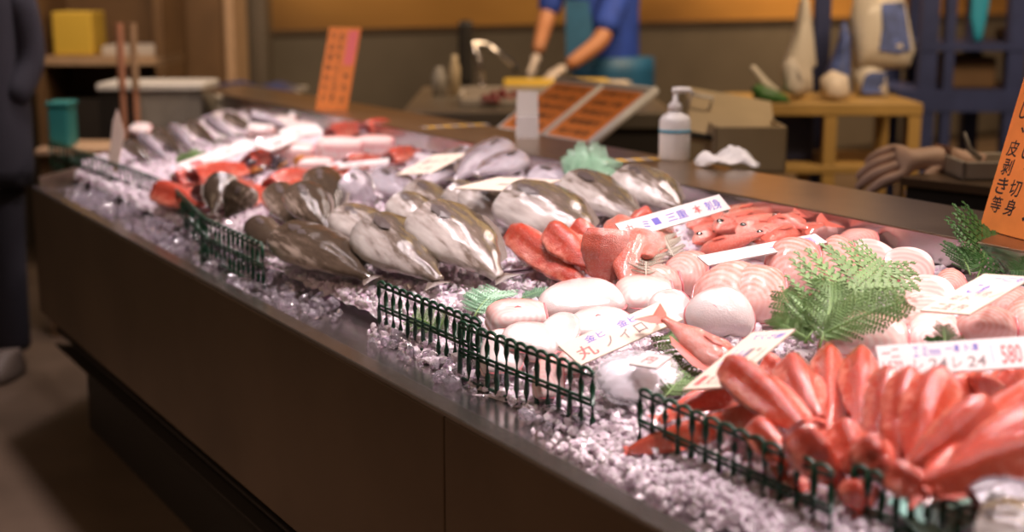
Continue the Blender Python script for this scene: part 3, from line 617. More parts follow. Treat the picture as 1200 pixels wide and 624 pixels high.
def shell(c, r, label, mat='shell', rot=0):
    n = 22; q = at(*c, r * .7); rings = []
    for i in range(60):
        t = i / 59; a = t * 2 * PI * 2.3; rr = (1 - t) ** 1.25; R_ = r * .62 * rr; z = r * 1.5 * t
        rings.append([V(((R_ + r * .42 * rr * math.cos(2 * PI * j / 8)) * math.cos(a), (R_ + r * .42 * rr * math.cos(2 * PI * j / 8)) * math.sin(a), z + r * .42 * rr * math.sin(2 * PI * j / 8))) for j in range(8)])
    root = thing('turban_shell', label, 'shell', q, 0, 'turban shells'); frame(root, q, V((math.cos(rot), math.sin(rot), .2)), V((-math.sin(rot) * .6, math.cos(rot) * .6, .8)))
    MB().loft(rings).obj('spiral', mat, root, True)
    MB().lathe([(.0004, -r * .10), (r * .5, -r * .06), (r * .55, 0), (r * .3, r * .06), (.0004, r * .08)], (r * .35, 0, -r * .1), 14).obj('lid_plate', 'amber', root, True)
for c, r, l, m, ro in [((234, 214), .035, 'dark turban shell on the red fish at the far fence', 'shell', .3), ((296, 200), .035, 'dark turban shell beside the long pink card', 'shell', 1.1),
                       ((328, 193), .034, 'dark amber-lipped turban shell next to the amber one', 'shell', 2.0), ((352, 194), .032, 'amber brown turban shell on the pink ice', 'amber', .6), ((366, 192), .026, 'small amber turban shell, end of the shell row', 'amber', 1.6)]:
    shell(c, r, l, m, ro)
fern('plastic_leaf', 'small green leaf among the far silver fish', [((214, 196), (236, 178), 0, .03), ((212, 196), (222, 182), 0, .02)], 'fern', 'leaf', .05, .5)

# ------------------------------------------------------------------ grey and brown headless fish
GF = [('brown', (262, 208), (250, 250), .085, 'dark brown fish standing behind the edgeways green fence', .05, 0), ('brown', (288, 218), (268, 256), .09, 'brown fish with a gold stripe behind the green fence', .05, 0),
      ('brown', (326, 224), (352, 268), .10, 'brown fish with gilt back edge, above the flat-on green fence', .05, 1), ('brown', (375, 206), (392, 262), .11, 'dark brown fish rising highest in the brown heap', .07, 1),
      ('brown', (352, 224), (382, 270), .10, 'brown fish squeezed between the two tallest brown fish', .03, 1), ('brown', (300, 262), (332, 296), .08, 'dark brown fish half hidden by the green fence end', .02, 0),
      ('lilac', (404, 208), (440, 236), .10, 'lilac-brown fish beside the white ice band', .03, 1), ('lilac', (448, 206), (486, 236), .10, 'lilac grey fish below the cream card', .03, 1),
      ('lilac', (545, 180), (486, 222), .10, 'long silver fish touching the cream card', .03, 0), ('lilac', (586, 172), (534, 210), .11, 'silver fish with dark nose by the white plastic holder', .05, 0),
      ('lilac', (606, 186), (560, 206), .09, 'silver fish lying below the white plastic holder', .02, 0), ('lilac', (632, 204), (690, 224), .10, 'pale silver fish in front of the mint leaf', .02, 1),
      ('grey', (490, 222), (530, 262), .10, 'grey fish half covered, behind the big grey-gold pair', .04, 1), ('grey', (530, 222), (576, 250), .09, 'grey fish lying under the blank pale card', .02, 1),
      ('grey', (556, 226), (618, 274), .11, 'grey-gold fish beside the orange-red fish tip', .04, 1), ('grey', (470, 236), (510, 268), .10, 'grey fish sandwiched in the middle of the heap', .03, 1),
      ('grey', (404, 252), (470, 292), .11, 'grey-brown fish with a dark gill hole, middle of the heap', .05, 1), ('brown', (338, 276), (432, 326), .13, 'big brown fish lying lowest beside the green fence', .04, 1),
      ('grey', (440, 268), (508, 332), .14, 'large grey fish with pale belly directly behind the green fence corner', .06, 1), ('grey', (505, 254), (590, 324), .15, 'large grey-gold fish lying diagonally on open ice', .07, 1),
      ('grey', (735, 208), (800, 246), .13, 'grey fish at the end of the row, against the steel back plate', .05, 1), ('grey', (676, 214), (748, 262), .13, 'dark-backed silver fish, middle of the row of three', .05, 1), ('grey', (604, 232), (704, 280), .16, 'white-bellied silver fish with dark gill, first of the row of three', .07, 1)]
for k, a, b, w, l, z0, fl in GF: fish(k, a, b, w, l, 'headless_fish', 'fish', H=w * .55, z0=z0 * .6, flip=not fl, tilt=32, group='grey headless fish')
r = thing('fish_fin', 'dark purple ragged fin lying on the ice below the orange fish', 'fin', at(590, 322, .012)); frame(r, at(562, 328, .016), at(630, 318, .02) - at(562, 328, .016), V((0, 0, 1)), (1, 1, 1))
link('web', fin_mesh('purple_fin', [(0, -.008), (.03, -.020), (.06, -.012), (.085, -.018), (.10, .002), (.08, .014), (.05, .008), (.02, .012)], .006, 0, .003), 'fin_purple', r)
MB().tube([(0, 0, .004), (.05, -.004, .009), (.1, 0, .006)], [.005, .004, .002], 6).obj('spine', 'fin_purple', r, True)

# ------------------------------------------------------------------ big orange-red fish and the red heap
OF = [((605, 276), (690, 334), .085, 'red', 'orange-red fish at the edge of its bunch, dark belly over the ice', .045), ((648, 272), (694, 314), .075, 'red', 'orange-red fish, second of the bunch from the ice', .04),
      ((676, 268), (702, 294), .07, 'red', 'orange-red fish, short and mostly covered by its neighbours', .03), ((730, 264), (722, 300), .07, 'pinkred', 'red fish peeping from under the end of the long white card', .05),
      ((711, 270), (706, 336), .085, 'pinkred', 'upright red fish with a pale stripe down its back', .06), ((752, 280), (728, 330), .08, 'pinkred', 'pinkish red fish beside the upright striped one', .04),
      ((770, 268), (762, 300), .07, 'pinkred', 'pinkish red fish behind the pale ferns', .03), ((760, 250), (742, 262), .05, 'red', 'red fish tip above the long white card', .03)]
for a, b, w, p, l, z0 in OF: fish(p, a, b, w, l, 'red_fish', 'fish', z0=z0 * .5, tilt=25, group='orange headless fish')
WF = [((812, 286), (884, 258), .06, 'whole red fish lowest in the heap, next to the pale fern'), ((806, 268), (868, 246), .06, 'whole red fish under the long white card edge'),
      ((836, 272), (912, 242), .065, 'whole red fish at the top of the heap, tail against the steel'), ((864, 276), (936, 252), .065, 'whole red fish with glistening flank, centre of the heap'),
      ((882, 284), (962, 262), .06, 'whole red fish along the top of the narrow white card'), ((820, 296), (896, 276), .06, 'whole pink-red fish just above the narrow white card'),
      ((900, 258), (948, 268), .05, 'small whole red fish with dark eye by the steel plate'), ((845, 258), (908, 236), .05, 'whole red fish farthest back in the heap')]
WF[-1] = ((845, 258), (908, 236), .05, 'whole red fish at the back of the heap by the steel plate')
for a, b, w, l in WF: fish('whole', a, b, w, l, 'red_rockfish', 'fish', H=w * .62, tilt=30, group='heap of whole red fish')

# ------------------------------------------------------------------ sea bream pieces, from the back plate forward
BR = [('steak', (1066, 313), 25, 22, 'round pink steak with rings, alone against the steel back plate', 0, 50), ('bream', (1008, 284), 24, 15, 'pink bream piece behind the tall fern tip', 0, 30), ('bream', (968, 272), 18, 10, 'red-pink bream piece at the end of the narrow white card', 0, 25),
      ('steak', (1020, 306), 26, 24, 'ringed pink steak leaning on the bream behind the fern tip', 15, 45), ('bream', (984, 312), 26, 30, 'striped pink bream piece directly behind the fern', 0, 45),
      ('bream', (934, 314), 32, 36, 'large striped pink bream piece with a dark gill slit, behind the fern', 0, 48), ('bream', (806, 322), 27, 26, 'pink bream piece with a black mark, below the pale ferns', -12, 45),
      ('bream', (765, 338), 40, 22, 'pink bream piece lying below the upright striped red fish', 8, 30), ('bream', (892, 346), 34, 36, 'pink bream piece wrapped behind the big white-bellied one', 0, 45), ('bream', (856, 346), 38, 36, 'pink-skinned bream piece above the big white-bellied one', -8, 45),
      ('pale', (758, 350), 34, 22, 'pink-lined pale bream piece above the flat white card', 5, 30), ('white', (786, 366), 26, 22, 'white bream belly tucked beside the big white-bellied one', 15, 45),
      ('belly', (845, 368), 34, 32, 'big white bream belly with thin red veins, rounded and upright', 0, 55),
      ('steak', (1085, 346), 30, 22, 'long pink steak lying under the tilted cream card', 15, 40), ('bream', (1116, 334), 18, 16, 'small orange-pink bream piece on top of the pink steak', 12, 45), ('steak', (1078, 368), 36, 20, 'ringed pink steak in front, half under the tilted cream card', 15, 40),
      ('bream', (1185, 358), 28, 22, 'pink bream piece behind the tilted cream card edge', 0, 35), ('bream', (1208, 376), 26, 26, 'pink bream piece cut off by the picture edge', 0, 40),
      ('pale', (1096, 392), 28, 24, 'pale striped bream piece behind the small dark fern', 0, 45), ('bream', (1156, 386), 38, 22, 'orange-backed pale bream piece above the long red-lettered card', -5, 40), ('pale', (1018, 402), 46, 30, 'large pale striped bream piece below the fern', -8, 42),
      ('white', (682, 358), 44, 26, 'broad white bream piece lying on open ice', 12, 25), ('pale', (608, 376), 36, 20, 'white bream piece with a red spot, by the fence corner', 8, 28), ('white', (702, 384), 34, 20, 'white bream piece above the flat white card, red spot', 15, 25),
      ('white', (654, 394), 24, 24, 'white bream piece with pink edge, behind the fence', -25, 30), ('white', (622, 402), 30, 22, 'white bream piece with tan edge right behind the fence pickets', -12, 30), ('white', (588, 416), 22, 28, 'white bream piece behind the fence where two fences overlap', 0, 40),
      ('pale', (645, 446), 18, 26, 'pale bream piece low behind the fence pickets', 0, 50), ('pale', (670, 428), 16, 16, 'small tan-edged bream piece under the flat white card', 0, 45)]
def mark(root, pts, r, mat, name):
    MB().tube(pts, r, 6).obj(name, mat, root, True)
for k, c, hw, hh, l, ro, ti in BR:
    rt = bream(k, c, hw, hh, l, ro, ti, name='bream_steak' if k == 'steak' else 'bream_chunk')
    if k == 'belly':
        mark(rt, [(-.55, .30, .72), (-.30, .26, .88), (-.05, .30, .93), (.15, .40, .86), (.35, .44, .78)], [.008, .02, .014, .02, .006], 'rim', 'vein'); mark(rt, [(-.30, .26, .89), (-.28, .08, .955), (-.18, -.02, .985)], [.02, .03, .008], 'rim', 'vein')
    if 'red spot' in l: mark(rt, [(-.12, .10, .99), (-.02, .16, 1.0), (.08, .10, 1.0)], [.02, .06, .02], 'rim', 'red_spot')
fish('whole', (872, 436), (776, 376), .055, 'small red fish, forked tail up, below the big white belly', 'red_rockfish', 'fish', tilt=30, z1=.055)

# ------------------------------------------------------------------ fan of red headless fish
RF = [((1129, 446), (1112, 474), .06, 'small red fish tip below the long card, first dark gap', .02), ((1160, 441), (1146, 466), .06, 'small red fish tip below the long card, between dark gaps', .02), ((1194, 436), (1166, 462), .06, 'red fish tip below the long card at the picture edge', .02),
      ((898, 424), (924, 444), .05, 'red fish under the edge of the tilted purple-lettered card', .02), ((848, 460), (770, 490), .05, 'pink-red fish sticking out below the tilted purple-lettered card', .0), ((872, 456), (806, 478), .05, 'pink-red fish second below the tilted purple-lettered card', .02),
      ((842, 502), (738, 528), .055, 'red fish pointing its tip past the fence post', .0), ((895, 494), (826, 490), .05, 'red fish lying level along the top of the fence', .03),
      ((972, 418), (976, 512), .07, 'red fish standing in the fan, first beside the pale bream', .04), ((1008, 420), (1012, 504), .07, 'red fish standing in the fan, second beside the pale bream', .04),
      ((925, 428), (952, 490), .07, 'red fish leaning in the fan with a dark belly slit', .03), ((1042, 440), (1032, 540), .065, 'red fish in the fan with a thin white glint', .04), ((1066, 440), (1050, 548), .065, 'red fish in the fan with the brightest white glint', .05), ((1100, 442), (1066, 552), .08, 'broad red fish in the fan below the middle of the long card', .05),
      ((1156, 476), (1070, 554), .07, 'orange-red fish lying diagonally across the fan', .03), ((1206, 462), (1086, 560), .075, 'red fish lying diagonally with a purple sheen', .03), ((1232, 486), (1086, 572), .08, 'red fish lying almost flat, long white glint', .03), ((1246, 520), (1076, 578), .08, 'red fish lowest in the fan, above the mint sheet', .02),
      ((916, 524), (940, 592), .05, 'orange fish hanging down behind the fence pickets', .03), ((884, 500), (930, 552), .055, 'orange-red fish behind the fence, below the big diagonal one', .02), ((856, 434), (952, 506), .075, 'big red fish lying diagonally on top, blunt end up', .07),
      ((928, 504), (986, 572), .075, 'dark red fish leaning on the fence end', .05), ((1002, 562), (1008, 604), .05, 'orange fish tip hanging behind the corner fence', .03), ((988, 500), (1006, 556), .06, 'red fish with dark open end in the fan centre', .06), ((1010, 516), (1040, 562), .06, 'red fish lying over the fan centre', .05), ((1042, 556), (1094, 580), .055, 'dark orange fish along the corner fence top', .03)]
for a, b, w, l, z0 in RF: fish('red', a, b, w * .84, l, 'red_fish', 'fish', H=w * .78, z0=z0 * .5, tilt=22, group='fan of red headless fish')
fish('lilac', (1146, 594), (1232, 570), .06, 'grey-pink fish beside the mint sheet at the picture corner', 'grey_fish', 'fish', H=.03, tilt=30)
fish('grey', (1150, 612), (1240, 618), .07, 'pale grey fish lying lowest at the picture corner', 'grey_fish', 'fish', H=.03, tilt=30)
sq = [at(x, y, .03) for x, y in ((1040, 590), (1085, 556), (1160, 560), (1150, 612), (1090, 640))]; mb = MB(); nq = len(sq)
mb.add(sq + [p + V((0, 0, .002)) for p in sq], [tuple(range(nq)), tuple(range(2 * nq - 1, nq - 1, -1))] + [(j, (j + 1) % nq, nq + (j + 1) % nq, nq + j) for j in range(nq)])
o = mb.obj('plastic_sheet', 'sheet_teal'); tag(o, 'pale mint green plastic sheet under the fan of red fish', 'sheet')

# ------------------------------------------------------------------ ferns and leaves
fern('fern_leaf', 'large green fern spread over the bream pieces', [((957, 408), (1024, 300), 0, .045), ((950, 402), (912, 342), 0, .05), ((952, 404), (904, 372), 0, .03), ((960, 402), (1062, 350), .0, .05), ((955, 406), (972, 330), .0, .055)], 'fern', 'fern', .05, .33, 'fern leaves', 40, 22)
fern('fern_leaf', 'green fern leaning on the steel back plate beside the orange sign', [((1136, 322), (1160, 268), 0, .03), ((1136, 322), (1126, 290), 0, .02)], 'fern_dark', 'fern', .02, .42, 'fern leaves', 60, 14)
fern('fern_leaf', 'dark green fern tip by the steel plate at the picture edge', [((1220, 316), (1182, 318), 0, .01), ((1222, 312), (1196, 306), 0, .01)], 'fern_dark', 'fern', .04, .4, 'fern leaves', 50, 12)
fern('fern_leaf', 'small dark fern tuft above the long red-lettered card', [((1104, 416), (1105, 380), 0, .03), ((1108, 416), (1130, 396), 0, .02), ((1102, 416), (1092, 396), 0, .01)], 'fern_dark', 'fern', .05, .42, 'fern leaves', 55, 10)
fern('fern_leaf', 'pale bleached fern below the long white card, lower of two', [((762, 326), (756, 292), 0, .02)], 'fern_pale', 'fern', .055, .36, 'fern leaves', 60, 12)
fern('fern_leaf', 'pale bleached fern touching the long white card, upper of two', [((792, 304), (780, 276), 0, .02)], 'fern_pale', 'fern', .055, .36, 'fern leaves', 60, 12)
fern('fern_leaf', 'pale bleached fern scrap beside the pink bream', [((742, 332), (718, 338), 0, .0)], 'fern_pale', 'fern', .03, .5, 'fern leaves', 40, 8)
fern('fern_leaf', 'faint green fern lying on the ice behind the fence corner', [((560, 372), (592, 342), 0, .0), ((556, 368), (566, 344), 0, 0)], 'leaf_mint', 'fern', .012, .35, 'fern leaves', 20, 12)
fern('fern_leaf', 'faint green fern on the ice beside the broad white piece', [((610, 352), (648, 342), 0, .0)], 'leaf_mint', 'fern', .012, .3, 'fern leaves', 20, 12)
fern('fern_leaf', 'green fern sprig caught in the fence pickets', [((512, 392), (520, 366), 0, .02), ((512, 390), (480, 372), 0, .01)], 'fern', 'fern', .01, .35, 'fern leaves', 60, 10)
fern('fern_leaf', 'green fern between the wrapped packet and the red fish tail', [((826, 424), (772, 396), 0, .0)], 'fern', 'fern', .03, .3, 'fern leaves', 40, 14)
fern('fern_leaf', 'mint plastic leaf fan on the silver fish by the striped tape', [((662, 210), (712, 182), 0, .03), ((664, 212), (694, 196), 0, .01), ((666, 214), (712, 196), 0, .01), ((660, 208), (690, 182), 0, .03)], 'leaf_mint', 'leaf', .05, .5, 'fern leaves', 50, 12)
fern('plastic_leaf', 'bright green serrated leaf under the wrapped packet', [((772, 462), (820, 428), 0, .0), ((776, 464), (800, 440), 0, 0)], 'fern', 'leaf', .012, .4, None, 30, 8)

# ------------------------------------------------------------------ wrapped packet
def packet():
    q = at(748, 444, .022); root = thing('wrapped_packet', 'clear plastic packet of white roe lying on ice behind the fence', 'packet'); frame(root, q, RIGHT, V((0, 0, .85)) + TOCAM * .5, (1.15, 1.2, .9))
    mb = MB(); n = 26; rings = []
    for i in range(14):
        t = i / 13; z = .018 * math.sin(PI * t); k = (abs(math.sin(PI * t)) ** .35); y = -.036 + .072 * t
        rings.append([V(((.045 * k + .004 * math.sin(5 * a + 3 * i)) * math.cos(a) * (1 + .1 * t), y, z * math.sin(a) + .004 * math.sin(7 * a + 2.3 * i))) for a in [2 * PI * j / n for j in range(n)]])
    mb.loft(rings).obj('contents', 'pulp', root, True)
    mb = MB(); rings = []
    for i in range(14):
        t = i / 13; z = .021 * math.sin(PI * t) + .002; k = abs(math.sin(PI * t)) ** .3; y = -.043 + .086 * t
        rings.append([V(((.053 * k + .004 * math.sin(4 * a + 2 * i)) * math.cos(a), y, z * math.sin(a) + .0045 * math.sin(8 * a + 1.7 * i))) for a in [2 * PI * j / n for j in range(n)]])
    mb.loft(rings).obj('film', 'plastic_clear', root, True); return root
packet()

# ------------------------------------------------------------------ the cards on the fish
card('price_card', 'long pink-white card with red and blue lettering over the fan of red fish', (1032, 443), (1236, 430), .045, 42,
     [('1,570', 'ink_red', .02, .10, .12, .36), ('一二', 'ink_red', .03, .58, .10, .28), ('工 ミmm', 'ink_blue', .21, .55, .16, .32), ('一本 ト本', 'ink_blue', .40, .60, .20, .30), ('レ 24 レ 24', 'ink_grey', .20, .12, .42, .34), ('|', 'ink_blue', .66, .2, .005, .6), ('580', 'ink_red', .71, .15, .12, .6)], .075)
card('price_card', 'tilted cream card with purple and red lettering on the bream pieces', (1078, 366), (1136, 371), .125, 16,
     [('こ 魚', 'ink_blue', .25, .50, .30, .22), ('は ト', 'ink_grey', .20, .30, .34, .12), ('イ内 ノ', 'ink_grey', .5, .42, .45, .16), ('二五 円', 'ink_red', .12, .06, .62, .14), ('一二モ', 'ink_blue', .36, .84, .60, .10)], .085, 'cream', skew=.05)
card('price_card', 'tilted cream card with purple lettering below the big white belly', (800, 459), (852, 456), .135, 19,
     [('てくさ様', 'ink_blue', .20, .84, .70, .10), ('ト 金 ヒ', 'ink_blue', .16, .38, .40, .30), ('一 ニ ヘ', 'ink_grey', .50, .36, .40, .32), ('一 丸 円', 'ink_red', .14, .06, .56, .16)], .06, 'cream', skew=.055)
card('price_card', 'flat white card with blue and red lettering beside the wrapped packet', (680, 430), (800, 376), .05, 24,
     [('金ヒ', 'ink_blue', .20, .62, .18, .28), ('金ヒ', 'ink_blue', .52, .66, .18, .28), ('ノ イ ロ リ', 'ink_grey', .30, .20, .56, .36), ('丸', 'ink_red', .04, .12, .18, .5)], .05, 'cream')
card('price_card', 'small square white card with a red mark lying on the wrapped packet', (737, 429), (770, 434), .034, 18, [('円', 'ink_red', .3, .25, .38, .5)], .052)
card('price_card', 'long white card with blue lettering over the red heap', (734, 282), (856, 246), .038, 40,
     [('丸', 'ink_red', .04, .25, .09, .5), ('ミ 一', 'ink_blue', .2, .3, .16, .4), ('三重', 'ink_blue', .42, .25, .2, .5), ('本', 'ink_red', .68, .25, .08, .5), ('刺身', 'ink_blue', .80, .2, .15, .6)], .085)
card('price_card', 'narrow white card lying edge on between the red heap and the bream', (830, 313), (970, 286), .040, 12, [('刺', 'ink_blue', .86, .2, .07, .6), ('一ミ', 'ink_blue', .55, .2, .1, .5)], .075)
card('price_card', 'cream card with faint lettering on the silver fish by the ledge', (464, 206), (506, 204), .13, 14, [('一 木 ミ', 'ink_grey', .15, .5, .6, .2), ('二 円', 'ink_red', .2, .15, .5, .18)], .06, 'cream', skew=.06)
card('price_card', 'blank pale card lying on the grey fish below the white holder', (532, 222), (606, 226), .09, 10, [('一', 'ink_grey', .4, .4, .2, .1)], .105, 'cream', skew=.05)
card('price_card', 'long pink-white card on the far red fish', (222, 202), (304, 172), .045, 24, [('一 二 三', 'ink_red', .1, .3, .6, .4)], .07)
card('price_card', 'small white card on the far pieces beside the orange sign', (336, 164), (380, 156), .06, 22, [('二', 'ink_red', .3, .3, .2, .3)], .06)
card('price_card', 'white card lying over the far white pieces', (318, 178), (352, 164), .06, 14, [('一', 'ink_grey', .3, .3, .3, .2)], .06)
card('price_card', 'white card end showing on the ice beside the shells', (382, 200), (456, 192), .05, 8, [('一 一', 'ink_grey', .3, .3, .3, .2)], .04)
q = at(134, 192, .03); r = thing('pointed_card', 'upright pointed cream card at the far end of the counter', 'price card'); frame(r, q, RIGHT, TOCAM)
MB().prism([(-.018, 0), (.012, -.01), (.036, .09), (.018, .165), (.004, .13)], .004).obj('board', 'cream', r); MB().box((-.006, -.03, -.004), (.006, .02, -.001)).obj('stake', 'wood_tan', r)

# ------------------------------------------------------------------ signs and things on the ledge
def sign(name, label, bl, br, h, lean, cols, side=0.0, z=ZL, extra=None, th=.005, push=0.0):
    p0 = onz(*bl, z); p1 = onz(*br, z); x = (p1 - p0).normalized(); W = (p1 - p0).length
    n = x.cross(V((0, 0, 1))); n = n if n.dot(TOCAM) > 0 else -n
    up = (V((0, 0, 1)) + x * math.tan(side) - n * math.tan(lean)).normalized(); zz = x.cross(up).normalized()
    root = thing(name, label, 'sign'); frame(root, p0, x, zz)
    s = math.sin(side) * h
    MB().prism([(0, 0), (W, 0), (W + s, h), (s, h)], th).obj('board', 'orange', root, bevel=.001)
    if extra:
        u0, v0, u1, v1 = extra; q = [(u0 * W + s * v0, v0 * h), (u1 * W + s * v0, v0 * h), (u1 * W + s * v1, v1 * h), (u0 * W + s * v1, v1 * h)]
        mb = MB().prism(q, .001); [setattr(p, 'z', p.z + th) for p in mb.v]; mb.obj('pink_label', 'pink_paper', root)
    mb = MB()
    for u, v0, v1, size, txt in cols:
        k = len(txt); st = (v0 - v1) / k
        for i, ch in enumerate(txt):
            v = v0 - (i + .5) * st; w = size * W; hh = min(st * h * .88, w * 1.25)
            if ch in '、。': w, hh = w * .35, w * .35
            if ch in 'し': w *= .7
            cx = u * W + s * v; cy = v * h; letter(mb, ch, cx - w / 2 + (w if ch in '、' else 0), cy - hh / 2, w, hh, th, .012)
    mb.obj('lettering', 'ink_black', root); return root
sign('orange_sign', 'orange sign with black vertical writing standing on the ledge', (1150, 268), (1236, 291), .385, math.radians(14),
     [(.14, .96, .08, .15, '3枚おろし、皮剥き等'), (.33, .96, .08, .15, 'うろこ、腹出し、切身'), (.60, .95, .06, .22, 'いたします')], math.radians(1.5))
sign('orange_sign', 'blurred orange sign with a pink label leaning beside the far ledge', (370, 129), (407, 130), .285, math.radians(12),
     [(.18, .95, .08, .16, '下処理無料です'), (.46, .95, .08, .18, 'お気軽にどうぞ'), (.78, .5, .06, .16, '御注文')], math.radians(7), extra=(.64, .55, .94, .96))
# card holder of white plastic
q = at(618, 182, .0); r = thing('card_holder', 'tall white plastic card holder standing among the silver fish by the ledge', 'holder'); q = V((q.x, q.y, surf(q.x, q.y))); frame(r, q, RIGHT, V((0, 0, 1)))
MB().prism([(-.034, .0), (.034, .0), (.029, .18), (-.029, .18)], .003, M(((1, 0, 0, 0), (0, .2, -.98, .01), (0, .98, .2, 0), (0, 0, 0, 1)))).obj('panel', 'plastic_white', r)
MB().box((-.032, -.035, 0), (.032, .03, .004)).obj('foot', 'plastic_clear', r); MB().prism([(-.034, .0), (.034, .0), (.029, .11), (-.029, .11)], .002, M(((1, 0, 0, 0), (0, .2, -.98, .004), (0, .98, .2, 0), (0, 0, 0, 1)))).obj('sleeve', 'plastic_clear', r)
# tape strips
for a, b, l in [((700, 190), (778, 186), 'yellow and grey striped tape on the ledge beside the pump bottle'), ((496, 150), (572, 146), 'yellow and grey striped tape on the ledge below the blue worker')]:
    p0 = onz(*a, ZL); p1 = onz(*b, ZL); x = (p1 - p0); L = x.length
    o = MB().box((0, -.022, 0.0003), (L, .022, .0015)).obj('striped_tape', 'stripe'); frame(o, p0, x, V((0, 0, 1))); tag(o, l, 'tape', 'striped tape on the ledge')
# pump bottle
q = onz(790, 187, ZL); r = thing('pump_bottle', 'white pump bottle with a blue band standing on the ledge', 'bottle', q)
k = (q - CAM).length / FPX
MB().lathe([(0.0005, 0), (17 * k, 0), (18 * k, 3 * k), (18 * k, 44 * k), (16 * k, 50 * k), (8 * k, 55 * k), (7 * k, 58 * k), (.0005, 58 * k)]).obj('bottle_body', 'plastic_white', r, True)
MB().lathe([(18.3 * k, 32 * k), (18.6 * k, 32 * k), (18.6 * k, 35 * k), (18.3 * k, 35 * k)]).obj('blue_band', 'cloth_blue', r, True)
MB().lathe([(.0005, 57 * k), (8.5 * k, 57 * k), (8 * k, 64 * k), (3.5 * k, 68 * k), (3 * k, 78 * k), (.0005, 78 * k)]).obj('collar', 'plastic_white', r, True)
MB().tube([RIGHT * (-4 * k) + V((0, 0, 79 * k)), RIGHT * (6 * k) + V((0, 0, 80 * k)), RIGHT * (16 * k) + V((0, 0, 80 * k)), RIGHT * (20 * k) + V((0, 0, 76 * k))], [4 * k, 4 * k, 3 * k, 2 * k], 8).obj('pump_head', 'plastic_white', r, True)
def crumple(name, label, q, w, d, h, mat, cat, seed):
    rr = random.Random(seed); vs = []; fs = []; n = 15
    for i in range(n):
        for j in range(n):
            x = i / (n - 1) * 2 - 1; y = j / (n - 1) * 2 - 1; e = max(0, 1 - (x * x + y * y) ** 1.2 * .55)
            vs.append(V((x * w * (1 + .2 * math.sin(3 * y + seed)), y * d * (1 + .25 * math.sin(4 * x + seed)), .001 + h * e * (.45 + .35 * math.sin(5 * x + 2 * seed + 2 * y) + .3 * rr.random()))))
    for i in range(n - 1):
        for j in range(n - 1): fs.append((i * n + j, (i + 1) * n + j, (i + 1) * n + j + 1, i * n + j + 1))
    o = link(name, mk(name, vs, fs), mat); frame(o, q, RIGHT, V((0, 0, 1))); md = o.modifiers.new('s', 'SOLIDIFY'); md.thickness = .002; return tag(o, label, cat)
crumple('wiping_cloth', 'crumpled white cloth on the ledge in front of the beige box', onz(850, 193, ZL + .004), .065, .05, .045, 'plastic_white', 'cloth', 3)

TZ = .86
# ------------------------------------------------------------------ behind the ledge
def legs4(root, x0, x1, y0, y1, z, r, mat):
    for x in (x0, x1):
        for y in (y0, y1): MB().box((x - r, y - r, 0), (x + r, y + r, z)).obj('leg', mat, root)
bench = thing('work_bench', 'low steel bench just behind the counter ledge', 'bench')
BZ = .80; bx0, bx1, by0, by1 = -4.5, -3.15, YL + .02, YL + .46
MB().box((bx0, by0, BZ - .04), (bx1, by1, BZ)).obj('bench_top', 'steel_dark', bench); legs4(bench, bx0 + .05, bx1 - .05, by0 + .05, by1 - .05, BZ - .04, .025, 'steel_dark')
# framed orange notice board leaning back
def quadframe(p00, p10, p01):
    x = (p10 - p00); y = (p01 - p00); return x, y
p0 = onz(583, 152, BZ + .04); p1 = onz(694, 172, BZ + .04); x = (p1 - p0).normalized(); W = (p1 - p0).length
pt = ray(770, 108); bk = V((0, 0, 1)).cross(x).normalized(); bk = bk if bk.dot(TOCAM) < 0 else -bk
up = (bk * .86 + V((0, 0, 1)) * .50 + x * .12).normalized(); n = x.cross(up).normalized(); up = n.cross(x)
d = ray(770, 108); t = (p1 - CAM).dot(n) / d.dot(n); H = max(.15, (CAM + d * t - p1).dot(up)); SX = (CAM + d * t - p1).dot(x)
nb = thing('notice_board', 'white-framed board with two orange handwritten panels leaning behind the ledge', 'board'); frame(nb, p0, x, n)
def q2(u, v): return (u * W + SX * v, v * H)
MB().prism([q2(-.01, 0), q2(1, 0), q2(1, 1), q2(-.01, 1)], .006).obj('backing', 'plastic_white', nb)
for u0, u1, nm in ((.02, .47, 'a'), (.53, .93, 'b')):
    mb = MB().prism([q2(u0, .04), q2(u1, .04), q2(u1, .93), q2(u0, .93)], .002); [setattr(p, 'z', p.z + .006) for p in mb.v]; mb.obj('orange_panel', 'orange', nb)
    mb = MB()
    for k, tx in enumerate(('お知らせ', '切身三枚', '刺身皮引', '塩焼煮付', '地方発送')):
        qq = MB(); letter(qq, tx, 0, 0, 1, 1, .008, .015)
        for p in qq.v: u = u0 + .05 + p.x * (u1 - u0 - .1); v = .80 - k * .175 + p.y * .10; p.x, p.y = q2(u, v)
        mb.add(qq.v, qq.f)
    mb.obj('lettering', 'ink_black', nb)
for a, b in ((q2(1.0, 0), q2(1.0, 1)), (q2(.5, 0), q2(.5, 1)), (q2(-.01, 1), q2(1, 1))):
    MB().tube([V((*a, .008)), V((*b, .008))], .014 if a[0] > W * .7 and b[0] > W * .7 else .008, 8).obj('frame_bar', 'plastic_white', nb, True)
MB().box((W * .3, H * .05, -.10), (W * .34, H * .95, 0)).obj('prop', 'wood_tan', nb)
